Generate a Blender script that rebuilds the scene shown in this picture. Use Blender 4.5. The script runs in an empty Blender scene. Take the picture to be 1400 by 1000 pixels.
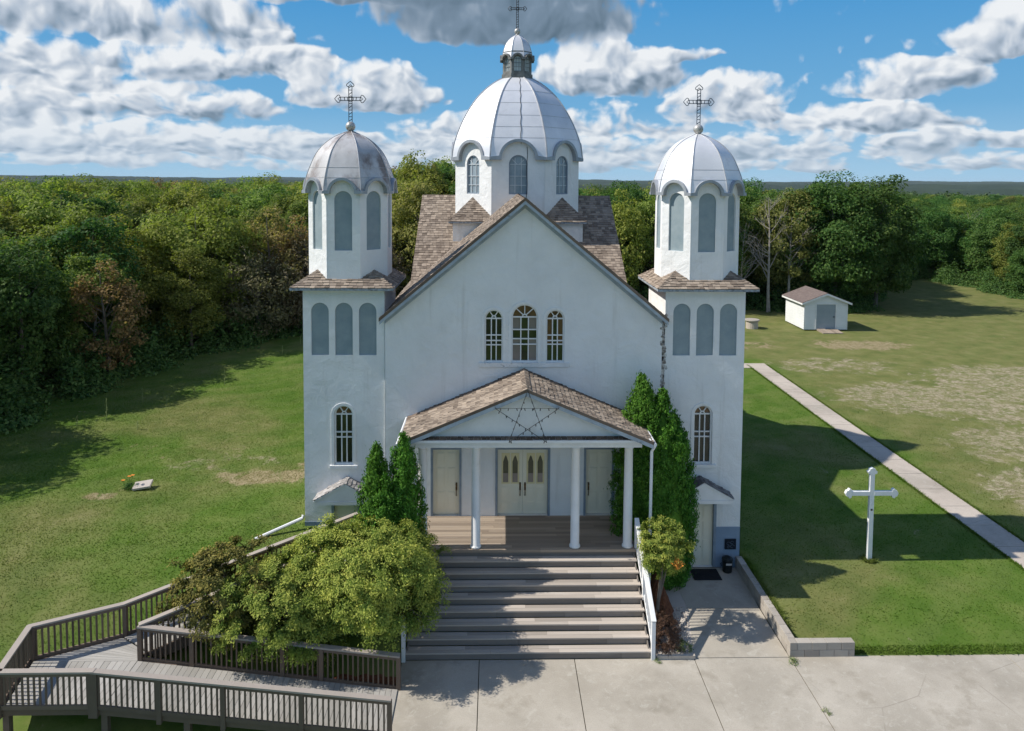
import bpy, bmesh, math, random
import numpy as np
from math import sin, cos, tan, pi, radians as R, sqrt, atan2
from mathutils import Vector, Matrix
from mathutils.geometry import tessellate_polygon

S = bpy.context.scene
COL = S.collection

# ------------------------------------------------------------------ camera
F = 1000.0
PITCH, YAW, ROLL = R(3.4), R(1.3), R(0.37)
CAM = Vector((-0.94, -23.26, 12.3))
fw = Vector((sin(YAW)*cos(PITCH), cos(YAW)*cos(PITCH), -sin(PITCH)))
r0 = Vector((cos(YAW), -sin(YAW), 0))
u0 = r0.cross(fw)
rt = r0*cos(ROLL) + u0*sin(ROLL)
up = -r0*sin(ROLL) + u0*cos(ROLL)
CY = 247 + F*tan(PITCH)
cd = bpy.data.cameras.new('camera')
cam = bpy.data.objects.new('camera', cd); COL.objects.link(cam)
cam.matrix_world = Matrix(((rt.x, up.x, -fw.x, CAM.x), (rt.y, up.y, -fw.y, CAM.y),
                           (rt.z, up.z, -fw.z, CAM.z), (0, 0, 0, 1)))
cd.sensor_fit = 'HORIZONTAL'; cd.sensor_width = 36; cd.lens = 36*F/1400
cd.shift_y = -(500-CY)/1400
cd.clip_start = 0.1; cd.clip_end = 30000
S.camera = cam

# ------------------------------------------------------------------ light
SUN_EL = R(45); SUN_BACK = R(-0.7)     # sun on the left, just grazing the front wall
sd = Vector((-cos(SUN_EL)*cos(SUN_BACK), cos(SUN_EL)*sin(SUN_BACK), sin(SUN_EL)))
ld = bpy.data.lights.new('sun', 'SUN'); ld.energy = 4.2; ld.angle = R(0.5); ld.color = (1.0, 0.945, 0.86)
lo = bpy.data.objects.new('sun', ld); COL.objects.link(lo)
lo.rotation_euler = (-sd).to_track_quat('-Z', 'Y').to_euler()
lo.location = (-40, 0, 60)
S.view_settings.view_transform = 'Standard'; S.view_settings.look = 'None'
S.view_settings.exposure = 0.35; S.view_settings.gamma = 1.0

# ------------------------------------------------------------------ node helpers
class NT:
    def __init__(s, nt): s.nt = nt; s.n = nt.nodes; s.l = nt.links
    def new(s, t, **k):
        n = s.n.new(t)
        for a, b in k.items(): setattr(n, a, b)
        return n
    def set(s, sock, v):
        if hasattr(v, 'is_output') or isinstance(v, bpy.types.NodeSocket): s.l.new(v, sock)
        else: sock.default_value = v
    def m(s, op, a, b=None, c=None, clamp=False):
        n = s.new('ShaderNodeMath', operation=op); n.use_clamp = clamp
        s.set(n.inputs[0], a)
        if b is not None: s.set(n.inputs[1], b)
        if c is not None: s.set(n.inputs[2], c)
        return n.outputs[0]
    def vm(s, op, a, b=None):
        n = s.new('ShaderNodeVectorMath', operation=op)
        s.set(n.inputs[0], a)
        if b is not None: s.set(n.inputs[1], b)
        return n.outputs[1] if op in ('LENGTH', 'DISTANCE', 'DOT_PRODUCT') else n.outputs[0]
    def sstep(s, v, a, b, lo=0.0, hi=1.0):
        n = s.new('ShaderNodeMapRange', interpolation_type='SMOOTHSTEP')
        s.set(n.inputs[0], v); s.set(n.inputs[1], a); s.set(n.inputs[2], b); s.set(n.inputs[3], lo); s.set(n.inputs[4], hi)
        return n.outputs[0]
    def mix(s, f, a, b, mode='MIX'):
        n = s.new('ShaderNodeMix', data_type='RGBA', blend_type=mode)
        s.set(n.inputs[0], f); s.set(n.inputs[6], a if not isinstance(a, tuple) else (*a[:3], 1)); s.set(n.inputs[7], b if not isinstance(b, tuple) else (*b[:3], 1))
        return n.outputs[2]
    def noise(s, vec, scale, detail=4, rough=.55, dist=0.0):
        n = s.new('ShaderNodeTexNoise')
        if vec is not None: s.l.new(vec, n.inputs['Vector'])
        n.inputs['Scale'].default_value = scale; n.inputs['Detail'].default_value = detail
        n.inputs['Roughness'].default_value = rough; n.inputs['Distortion'].default_value = dist
        return n.outputs[0]
    def mapping(s, vec, scale=(1, 1, 1), loc=(0, 0, 0)):
        n = s.new('ShaderNodeMapping'); s.l.new(vec, n.inputs[0])
        n.inputs['Scale'].default_value = scale; n.inputs['Location'].default_value = loc
        return n.outputs[0]
    def ramp(s, v, stops):
        n = s.new('ShaderNodeValToRGB'); e = n.color_ramp.elements
        while len(e) < len(stops): e.new(0.5)
        for i, (p, c) in enumerate(stops): e[i].position = p; e[i].color = (*c, 1)
        s.set(n.inputs[0], v); return n.outputs[0]

# ------------------------------------------------------------------ world: blue sky with cumulus
W = bpy.data.worlds.new("World"); S.world = W; W.use_nodes = True
def build_world():
    nt = W.node_tree; nt.nodes.clear(); N = NT(nt)
    # cloud density as a function of (azimuth, elevation) in degrees of the sky's own directions
    blobs = [  # az, el, r_az, r_el, amount
        (-27.0, 10.9, 11.5, 2.9, 1.0), (-20.0, 8.0, 8.0, 2.2, .85), (-35, 7.4, 8, 2.0, .7),
        (-25, 4.9, 9.5, 1.7, .85), (-36, 4.2, 8, 1.7, .7),
        (-9.6, 6.5, 6.2, 2.7, 1.0), (-13, 13.9, 9, 1.9, .9), (-16.5, 10.2, 2.8, .9, .5), (-19.3, 10.8, 1.7, .7, .42), (-14.5, 9.1, 2.2, .8, .40),
        (-9, 14.4, 15.5, 2.4, 1.3), (2.0, 12.6, 11.0, 4.4, 1.35), (8.6, 7.9, 5.4, 2.9, 1.0), (13.4, 9.3, 3.2, .7, .5),
        (9.5, 4.4, 7.0, 1.7, .75),
        (17.6, 5.6, 4.8, 2.3, 1.05),
        (29.3, 6.7, 4.4, 1.8, 1.0), (26.0, 4.3, 8.5, 1.4, .8),
        (36.8, 9.4, 4.6, 2.6, 1.1), (32.4, 8.1, 2.2, .8, .4),
        (-3, 3.9, 6, 1.3, .8), (-24, 2.4, 20, 1.6, 1.0), (12, 2.4, 26, 1.4, .68), (36, 3.0, 8, .9, .6), (-30, 6.4, 9, 1.2, .6), (0, 1.2, 60, 1.0, .55),
        (70, 18, 22, 8, .8), (-80, 22, 24, 9, .8), (150, 30, 60, 16, .8), (-140, 34, 60, 16, .8),  # last two: unseen clouds added behind the camera, making the shaded facade less blue
    ]
    g = bpy.data.node_groups.new('cloud_density', 'ShaderNodeTree')
    g.interface.new_socket('P', in_out='INPUT', socket_type='NodeSocketVector')
    g.interface.new_socket('D', in_out='OUTPUT', socket_type='NodeSocketFloat')
    g.interface.new_socket('S', in_out='OUTPUT', socket_type='NodeSocketFloat')
    G = NT(g); gi = G.new('NodeGroupInput'); go = G.new('NodeGroupOutput')
    sx = G.new('ShaderNodeSeparateXYZ'); g.links.new(gi.outputs[0], sx.inputs[0])
    def noi(scl, loc, detail, rough, dist, out=0, dim='2D'):
        n = G.new('ShaderNodeTexNoise', noise_dimensions=dim)
        vec = G.new('ShaderNodeVectorMath', operation='MULTIPLY_ADD'); g.links.new(cv.outputs[0], vec.inputs[0])
        vec.inputs[1].default_value = scl; vec.inputs[2].default_value = loc
        g.links.new(vec.outputs[0], n.inputs['Vector']); n.inputs['Scale'].default_value = 1
        n.inputs['Detail'].default_value = detail; n.inputs['Roughness'].default_value = rough; n.inputs['Distortion'].default_value = dist
        return n.outputs[out]
    # vertical coordinate finer towards the horizon
    e0 = G.m('ADD', G.m('MAXIMUM', sx.outputs[1], -2.0), 5.0)
    lg = G.m('MULTIPLY', G.m('LOGARITHM', e0, 2.718), 12.0)
    cv = G.new('ShaderNodeCombineXYZ'); g.links.new(sx.outputs[0], cv.inputs[0]); g.links.new(lg, cv.inputs[1])
    w1 = noi((.22, .30, 0), (3, 1, 0), 2, .5, 0, 1)
    off = G.vm('MULTIPLY', G.vm('SUBTRACT', w1, (.5, .5, .5)), (4.5, 1.8, 0))
    pw = G.vm('ADD', gi.outputs[0], off)
    acc = 0.0; hgt = 0.0
    for (a, e, ra, re, am) in blobs:
        n = G.new('ShaderNodeVectorMath', operation='MULTIPLY_ADD'); g.links.new(pw, n.inputs[0])
        n.inputs[1].default_value = (1/ra, 1/re, 0); n.inputs[2].default_value = (-a/ra, -e/re, 0)
        fl = G.vm('MAXIMUM', n.outputs[0], G.vm('MULTIPLY', n.outputs[0], (-1, -1.9, 0)))     # flat bases
        f = G.m('MULTIPLY_ADD', G.vm('DOT_PRODUCT', fl, fl), -.75, 1.0, clamp=True)
        f = G.m('MULTIPLY', f, am)
        acc = G.m('ADD', f, acc)
        hgt = G.m('MULTIPLY_ADD', G.vm('DOT_PRODUCT', n.outputs[0], (-.28, 1, 0)), f, hgt)      # how high inside its cloud, tilted to the sun
    H = G.m('DIVIDE', hgt, G.m('ADD', acc, .08))
    acc0 = acc
    acc = G.m('SUBTRACT', 1.25, G.m('DIVIDE', 1.25, G.m('MULTIPLY_ADD', acc, 1.25, 1.0)))   # soft limit
    cvw = G.vm('ADD', cv.outputs[0], G.vm('MULTIPLY', G.vm('SUBTRACT', w1, (.5, .5, .5)), (2.5, 2.5, 0)))
    n1 = noi((.15, .24, 0), (0, 0, 0), 3, .5, 0)
    n2 = noi((.62, .66, 0), (7, 3, 0), 5, .62, 0)
    def vor(scl, ofs):
        v = G.new('ShaderNodeTexVoronoi', voronoi_dimensions='2D', feature='SMOOTH_F1')
        n = G.new('ShaderNodeVectorMath', operation='MULTIPLY_ADD'); g.links.new(cvw, n.inputs[0]); n.inputs[1].default_value = scl; n.inputs[2].default_value = ofs
        g.links.new(n.outputs[0], v.inputs['Vector']); v.inputs['Scale'].default_value = 1; v.inputs['Smoothness'].default_value = .6
        v.inputs['Detail'].default_value = 2; v.inputs['Roughness'].default_value = .55
        return v.outputs[0]
    v1 = vor((.42, .46, 0), (0, 0, 0)); v2 = vor((.42, .46, 0), (-.17, .25, 0))
    sm_ = G.m('MULTIPLY_ADD', v1, -.45, G.m('MULTIPLY_ADD', n1, .85, -.5*.85+.26-.11))
    sm_ = G.m('ADD', acc, sm_)
    lt = G.m('MULTIPLY_ADD', H, .62, .60)
    lt = G.m('MULTIPLY_ADD', G.m('SUBTRACT', v2, v1), .62, lt)
    lt = G.m('MULTIPLY_ADD', G.m('SUBTRACT', n2, .5), .34, lt)
    lt = G.m('SUBTRACT', lt, G.m('MULTIPLY', G.m('MAXIMUM', G.m('SUBTRACT', acc0, 1.25), 0), .22))
    g.links.new(lt, go.inputs[1])
    g.links.new(G.m('MULTIPLY_ADD', n2, .42, G.m('ADD', sm_, -.21-.05)), go.inputs[0])

    tc = N.new('ShaderNodeTexCoord'); dirv = tc.outputs['Generated']
    sp = N.new('ShaderNodeSeparateXYZ'); nt.links.new(dirv, sp.inputs[0])
    az = N.m('MULTIPLY', N.m('ARCTAN2', sp.outputs[0], sp.outputs[1]), 180/pi)
    el = N.m('MULTIPLY', N.m('ARCSINE', sp.outputs[2]), 180/pi)
    P = N.new('ShaderNodeCombineXYZ'); nt.links.new(az, P.inputs[0]); nt.links.new(el, P.inputs[1])
    def dens(offset):
        n = N.new('ShaderNodeGroup'); n.node_tree = g
        nt.links.new(N.vm('ADD', P.outputs[0], offset) if offset else P.outputs[0], n.inputs[0]); return n.outputs
    o0 = dens(None); d0 = o0[0]; lit = o0[1]
    alpha = N.sstep(d0, -.04, .27)
    lit = N.m('MULTIPLY_ADD', N.sstep(d0, .35, .0), .18, lit)       # thin edges let light through
    # the big cloud overhead is seen from below: grey base
    dk = N.vm('LENGTH', N.vm('MULTIPLY', N.vm('SUBTRACT', P.outputs[0], (0, 13.4, 0)), (1/15, 1/4.6, 0)))
    dkf = N.sstep(dk, 1.1, .45)
    lit = N.m('MULTIPLY', lit, N.m('SUBTRACT', 1.0, N.m('MULTIPLY', dkf, .66)))
    lit = N.m('MINIMUM', N.m('MAXIMUM', lit, 0), 1)
    ccol = N.ramp(lit, [(0.0, (.085, .13, .175)), (.25, (.155, .215, .285)), (.55, (.36, .42, .50)), (.95, (.68, .70, .72))])
    hz = N.sstep(el, 6.0, 0.0)
    sky = N.new('ShaderNodeTexSky', sky_type='NISHITA'); sky.sun_disc = False
    sky.sun_elevation = SUN_EL; sky.sun_rotation = R(270) + SUN_BACK
    sky.altitude = 600; sky.air_density = 1.0; sky.dust_density = .3; sky.ozone_density = 3.0
    skyc = N.mix(1.0, sky.outputs[0], (.075, .098, .118), 'MULTIPLY')
    band = N.ramp(N.m('DIVIDE', el, 25.0), [(0.0, (.30, .475, .62)), (.22, (.13, .33, .545)), (.60, (.046, .235, .50)), (1.0, (.040, .20, .46))])
    skyc = N.mix(N.sstep(el, 30.0, 14.0), skyc, band)
    ccol = N.mix(N.m('MULTIPLY', hz, .45), ccol, (.36, .46, .56))
    alpha = N.m('MULTIPLY', alpha, N.sstep(el, -.3, 1.2, .55, .98))
    col = N.mix(alpha, skyc, ccol)
    bg = N.new('ShaderNodeBackground'); nt.links.new(col, bg.inputs[0]); bg.inputs[1].default_value = 1.0
    out = N.new('ShaderNodeOutputWorld'); nt.links.new(bg.outputs[0], out.inputs[0])
build_world()
W.cycles.sampling_method = 'NONE'

# ------------------------------------------------------------------ materials
def mat(name, c1, c2=None, scale=3.0, detail=5, rough=.75, bump=0.0, bscale=20.0, island=False, spec=.3,
        metal=0.0, stain=None, sscale=1.0, samt=.5, stretch=(1, 1, 1), lo=.3, hi=.7, bdist=.02, sthr=.55):
    m = bpy.data.materials.new(name); m.use_nodes = True; nt = m.node_tree; nt.nodes.clear(); N = NT(nt)
    tc = N.new('ShaderNodeTexCoord'); v = N.mapping(tc.outputs['Object'], stretch)
    b = N.new('ShaderNodeBsdfPrincipled'); o = N.new('ShaderNodeOutputMaterial'); nt.links.new(b.outputs[0], o.inputs[0])
    c2 = c2 or c1
    if island:
        geo = N.new('ShaderNodeNewGeometry')
        f = N.m('ADD', N.m('MULTIPLY', geo.outputs['Random Per Island'], .72), N.m('MULTIPLY', N.noise(v, scale, detail), .28))
        col = N.ramp(f, [(0.08, c1), (.92, c2)])
    else:
        col = N.ramp(N.noise(v, scale, detail, .6), [(lo, c1), (hi, c2)])
    if stain:
        col = N.mix(N.m('MULTIPLY', N.sstep(N.noise(v, sscale, 7, .62), sthr, sthr+.18), samt), col, stain)
    nt.links.new(col, b.inputs['Base Color'])
    b.inputs['Roughness'].default_value = rough; b.inputs['Metallic'].default_value = metal
    b.inputs['Specular IOR Level'].default_value = spec
    if bump:
        bn = N.new('ShaderNodeBump'); bn.inputs['Strength'].default_value = bump; bn.inputs['Distance'].default_value = bdist
        nt.links.new(N.noise(v, bscale, 6, .65), bn.inputs['Height']); nt.links.new(bn.outputs[0], b.inputs['Normal'])
    return m

def stucco(name, c1, c2, stain):
    m = mat(name, c1, c2, .8, 6, .85, 0, stain=stain, sscale=.55, samt=.45, sthr=.57)
    nt = m.node_tree; N = NT(nt); b = nt.nodes['Principled BSDF']
    tc = N.new('ShaderNodeTexCoord')
    h = N.m('ADD', N.m('MULTIPLY', N.noise(tc.outputs['Object'], 2.4, 4, .55, .5), .055), N.m('MULTIPLY', N.noise(tc.outputs['Object'], 26, 5, .65), .010))
    bn = N.new('ShaderNodeBump'); bn.inputs['Strength'].default_value = .85; bn.inputs['Distance'].default_value = 1.0
    nt.links.new(h, bn.inputs['Height']); nt.links.new(bn.outputs[0], b.inputs['Normal'])
    # hairline cracks and vertical wash marks of old lime paint
    base = b.inputs['Base Color'].links[0].from_socket
    v = N.mapping(tc.outputs['Object'], (2.2, 2.2, .16))
    st = N.sstep(N.noise(v, 1.3, 6, .6), .56, .75)
    nt.links.new(N.mix(N.m('MULTIPLY', st, .34), base, (.50, .48, .44)), b.inputs['Base Color'])
    return m

def leafmat(name, dark, mid, light, transl=.42, var=.35, tip=None):
    m = bpy.data.materials.new(name); m.use_nodes = True; nt = m.node_tree; nt.nodes.clear(); N = NT(nt)
    geo = N.new('ShaderNodeNewGeometry'); oi = N.new('ShaderNodeObjectInfo')
    col = N.ramp(geo.outputs['Random Per Island'], [(0.0, dark), (.5, mid), (1.0, light)])
    if tip:
        at = N.new('ShaderNodeAttribute', attribute_name='tip')
        col = N.mix(at.outputs['Fac'], col, tip)
    hs = N.new('ShaderNodeHueSaturation'); nt.links.new(col, hs.inputs['Color'])
    nt.links.new(N.m('ADD', .5-.028*var/.35, N.m('MULTIPLY', oi.outputs['Random'], .056*var/.35)), hs.inputs['Hue'])
    nt.links.new(N.m('ADD', 1.18-var*.9, N.m('MULTIPLY', N.m('FRACT', N.m('MULTIPLY', oi.outputs['Random'], 7.13)), var*1.8)), hs.inputs['Value'])
    hs.inputs['Saturation'].default_value = 1.0
    b = N.new('ShaderNodeBsdfPrincipled'); nt.links.new(hs.outputs[0], b.inputs['Base Color'])
    b.inputs['Roughness'].default_value = .6; b.inputs['Specular IOR Level'].default_value = .12
    t = N.new('ShaderNodeBsdfTranslucent'); nt.links.new(N.mix(1.0, hs.outputs[0], (1.1, 1.25, .6), 'MULTIPLY'), t.inputs[0])
    mx = N.new('ShaderNodeMixShader'); mx.inputs[0].default_value = transl
    nt.links.new(b.outputs[0], mx.inputs[1]); nt.links.new(t.outputs[0], mx.inputs[2])
    o = N.new('ShaderNodeOutputMaterial'); nt.links.new(mx.outputs[0], o.inputs[0])
    return m

M = {}
M['stucco'] = stucco('white_stucco', (.74, .74, .73), (.84, .84, .83), (.60, .59, .56))
M['peel'] = mat('peeled_plaster', (.19, .17, .15), (.58, .56, .53), 9, 6, .9, .6, 40, lo=.42, hi=.6)
M['found'] = mat('blue_grey_foundation_paint', (.20, .27, .36), (.26, .33, .42), 2, 6, .8, .3, 25)
M['panel'] = mat('grey_blue_board', (.225, .29, .32), (.305, .365, .385), 2.5, 6, .8, .15, 40, stain=(.30, .34, .35), sscale=3, samt=.4)
M['metal'] = mat('silver_painted_sheet', (.66, .67, .70), (.80, .80, .82), .9, 6, .42, .12, 3.5, metal=.25, stain=(.50, .50, .50), sscale=1.5, samt=.35, bdist=.05)
M['metalold'] = mat('rust_stained_sheet', (.40, .39, .39), (.66, .65, .65), 1.1, 7, .5, .12, 3.5, metal=.2, stain=(.20, .155, .135), sscale=1.25, samt=.9, bdist=.05, sthr=.43, stretch=(1, 1, .6))
M['seam'] = mat('sheet_seam', (.38, .38, .39), (.55, .55, .56), 4, 4, .5, metal=.3)
M['hood'] = mat('hood_sheet', (.29, .31, .335), (.44, .46, .49), 2.5, 5, .45, .1, 6, metal=.3, stain=(.22, .20, .18), sscale=4, samt=.5)
M['lantern'] = mat('weathered_lantern', (.10, .098, .09), (.27, .265, .25), 5, 6, .6, .2, 30, metal=.1)
M['iron'] = mat('wrought_iron', (.05, .05, .055), (.13, .12, .12), 12, 4, .55, metal=.4)
M['ironblue'] = mat('blue_grey_iron', (.06, .08, .11), (.13, .16, .20), 12, 4, .55, metal=.4)
M['orb'] = mat('orb_metal', (.30, .28, .25), (.62, .61, .58), 8, 5, .4, metal=.4)
M['shingle'] = mat('cedar_shingle', (.155, .122, .098), (.41, .335, .265), 3, 6, .9, .5, 60, island=True, stain=(.10, .085, .075), sscale=.9, samt=.5, spec=.1)
M['shinglepale'] = mat('bleached_cedar_shingle', (.27, .25, .235), (.52, .49, .465), 3, 6, .9, .5, 60, island=True, spec=.1)
M['shinglegrey'] = mat('dark_grey_shingle', (.10, .095, .095), (.27, .26, .255), 3, 6, .9, .5, 60, island=True, spec=.1)
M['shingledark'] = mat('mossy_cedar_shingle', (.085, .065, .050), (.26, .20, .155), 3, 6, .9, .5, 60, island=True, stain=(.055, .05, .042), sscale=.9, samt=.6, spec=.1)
M['fascia'] = mat('peeling_grey_board', (.15, .165, .18), (.34, .38, .42), 9, 7, .8, .3, 30, lo=.34, hi=.56)
M['rakeboard'] = mat('pale_blue_grey_rake_board', (.30, .35, .40), (.46, .52, .57), 3, 6, .75, .2, 30, stain=(.085, .09, .09), sscale=5, samt=.8, sthr=.58)
M['sill'] = mat('flaking_sill_plaster', (.66, .66, .65), (.80, .80, .79), 2, 5, .85, .5, 30, stain=(.17, .16, .15), sscale=7, samt=.85, sthr=.56)
M['trim'] = mat('blue_grey_trim', (.19, .235, .29), (.27, .32, .37), 4, 5, .6, .1, 30)
M['white'] = mat('white_paint', (.72, .72, .71), (.82, .82, .81), 2, 5, .55, .08, 30, stain=(.5, .49, .46), sscale=2.2, samt=.3)
M['door'] = mat('cream_door', (.79, .73, .57), (.84, .78, .62), 1.5, 4, .45, .03, 30)
M['glazing'] = mat('yellowed_glazing_frame', (.72, .62, .34), (.78, .68, .40), 2, 3, .5)
M['muntin'] = mat('pale_grey_muntin', (.46, .50, .53), (.58, .62, .64), 4, 4, .6)
M['brass'] = mat('old_brass', (.08, .05, .025), (.20, .13, .05), 15, 3, .4, metal=.7)
M['plank'] = mat('weathered_plank', (.20, .158, .122), (.37, .30, .232), 4, 7, .8, .4, 18, island=True, stretch=(.25, 3, 3), stain=(.42, .38, .33), sscale=2.2, samt=.35)
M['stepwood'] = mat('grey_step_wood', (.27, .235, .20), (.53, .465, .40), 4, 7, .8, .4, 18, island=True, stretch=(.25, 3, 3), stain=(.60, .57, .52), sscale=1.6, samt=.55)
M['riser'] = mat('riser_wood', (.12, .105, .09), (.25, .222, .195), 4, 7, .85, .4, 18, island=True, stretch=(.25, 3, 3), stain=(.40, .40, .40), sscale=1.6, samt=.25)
M['rampdeck'] = mat('ramp_deck_board', (.30, .285, .255), (.42, .40, .365), 5, 7, .85, .3, 18, island=True, stain=(.22, .20, .18), sscale=1.2, samt=.4)
M['lumber'] = mat('brown_stained_lumber', (.085, .062, .047), (.21, .155, .115), 5, 6, .75, .3, 30, island=True, stain=(.17, .13, .10), sscale=2.5, samt=.4)
M['railtop'] = mat('worn_rail_board', (.22, .185, .155), (.48, .42, .365), 3, 7, .8, .3, 30, island=True, stain=(.36, .33, .29), sscale=2.5, samt=.5)
M['block'] = mat('concrete_block', (.30, .265, .225), (.44, .40, .345), 5, 6, .9, .4, 45, island=True, stain=(.22, .19, .16), sscale=2, samt=.5)
M['mulch'] = mat('rust_brown_mulch', (.10, .035, .016), (.22, .085, .038), 14, 6, .95, .8, 60)
M['stone'] = mat('pale_stone', (.36, .31, .27), (.60, .55, .49), 5, 4, .8, .3, 30, island=True)
M['rubber'] = mat('black_rubber', (.008, .009, .011), (.018, .019, .022), 30, 3, .8, .3, 90)
M['binmetal'] = mat('dark_bin_metal', (.018, .022, .022), (.05, .055, .052), 6, 4, .4, metal=.5)
M['plaque'] = mat('dark_plaque', (.008, .012, .020), (.014, .02, .03), 6, 3, .35)
M['engrave'] = mat('plaque_relief', (.05, .07, .09), (.09, .12, .15), 6, 3, .5)
M['glassdark'] = mat('dark_glass', (.008, .016, .012), (.022, .034, .02), 1.6, 4, .06, spec=.5)
M['glassgreen'] = mat('green_glass', (.020, .032, .014), (.050, .064, .026), 1.8, 4, .08, spec=.5)
M['glassamber'] = mat('amber_glass', (.10, .055, .030), (.19, .11, .05), 2.2, 4, .1, spec=.5)
M['glasstan'] = mat('tan_glass', (.19, .165, .145), (.27, .24, .215), 1.5, 4, .12, spec=.5)
M['glassgrey'] = mat('grey_lantern_glass', (.42, .46, .46), (.60, .63, .62), 3, 4, .15, spec=.5)
M['drumglass'] = mat('pale_blue_glass', (.20, .26, .30), (.31, .37, .41), 2, 4, .15, spec=.5)
M['shedwall'] = mat('white_siding', (.70, .71, .71), (.78, .79, .79), 1, 4, .6)
M['sheddoor'] = mat('grey_shed_door', (.27, .32, .35), (.33, .38, .41), 1, 4, .6)
M['shedroof'] = mat('brown_shed_roof', (.13, .10, .09), (.19, .15, .135), 4, 6, .9, .3, 30)
M['bark'] = mat('grey_bark', (.08, .066, .052), (.19, .165, .14), 4, 6, .9, .5, 14, stretch=(1, 1, .3))
M['palebark'] = mat('pale_bark', (.30, .27, .235), (.52, .48, .43), 4, 6, .85, .4, 14, stretch=(1, 1, .35))
M['deadwood'] = mat('dead_branch_wood', (.25, .215, .185), (.42, .38, .33), 4, 5, .9)
M['wire'] = mat('dark_wire', (.012, .014, .014), (.03, .033, .03), 5, 2, .7)
M['pipe'] = mat('white_pipe', (.76, .76, .77), (.82, .82, .82), 2, 3, .4)
M['petal'] = mat('orange_petal', (.75, .24, .03), (.85, .38, .06), 6, 2, .6)

M['leaf_aspen'] = leafmat('aspen_leaf', (.100, .138, .028), (.165, .210, .044), (.240, .280, .072))
M['leaf_dark'] = leafmat('dark_poplar_leaf', (.038, .086, .020), (.072, .135, .032), (.130, .195, .052))
M['leaf_lime'] = leafmat('lime_willow_leaf', (.120, .150, .028), (.190, .220, .044), (.270, .285, .070))
M['leaf_olive'] = leafmat('olive_leaf', (.125, .138, .038), (.195, .200, .056), (.275, .262, .082))
M['leaf_rust'] = leafmat('rusty_autumn_leaf', (.125, .095, .038), (.20, .145, .060), (.29, .215, .090))
M['leaf_brown'] = leafmat('grey_brown_twiggy_leaf', (.080, .068, .040), (.130, .112, .064), (.185, .162, .092))
M['leaf_cedar'] = leafmat('cedar_spray', (.032, .095, .010), (.062, .170, .018), (.110, .235, .032), .22, .12)
M['leaf_golden'] = leafmat('golden_juniper_spray', (.075, .130, .024), (.150, .215, .038), (.240, .290, .056), .22, .10, tip=(.40, .40, .08))
M['leaf_bronze'] = leafmat('bronze_juniper_spray', (.046, .058, .018), (.095, .098, .028), (.155, .145, .040), .15, .12, tip=(.33, .26, .06))
M['leaf_dead'] = leafmat('dead_brown_twig', (.055, .030, .020), (.090, .050, .034), (.13, .078, .052), .1, .1)
M['leaf_under'] = leafmat('undergrowth_leaf', (.036, .080, .024), (.075, .135, .036), (.140, .205, .062))
M['leaf_far'] = leafmat('far_wood_leaf', (.036, .062, .022), (.066, .100, .034), (.110, .145, .052), .1)
M['blade'] = leafmat('grass_blade', (.052, .100, .012), (.095, .150, .024), (.155, .205, .050), .3, .0)
M['weed'] = leafmat('pale_weed', (.10, .15, .05), (.18, .22, .09), (.26, .28, .13), .2, .1)

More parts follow.
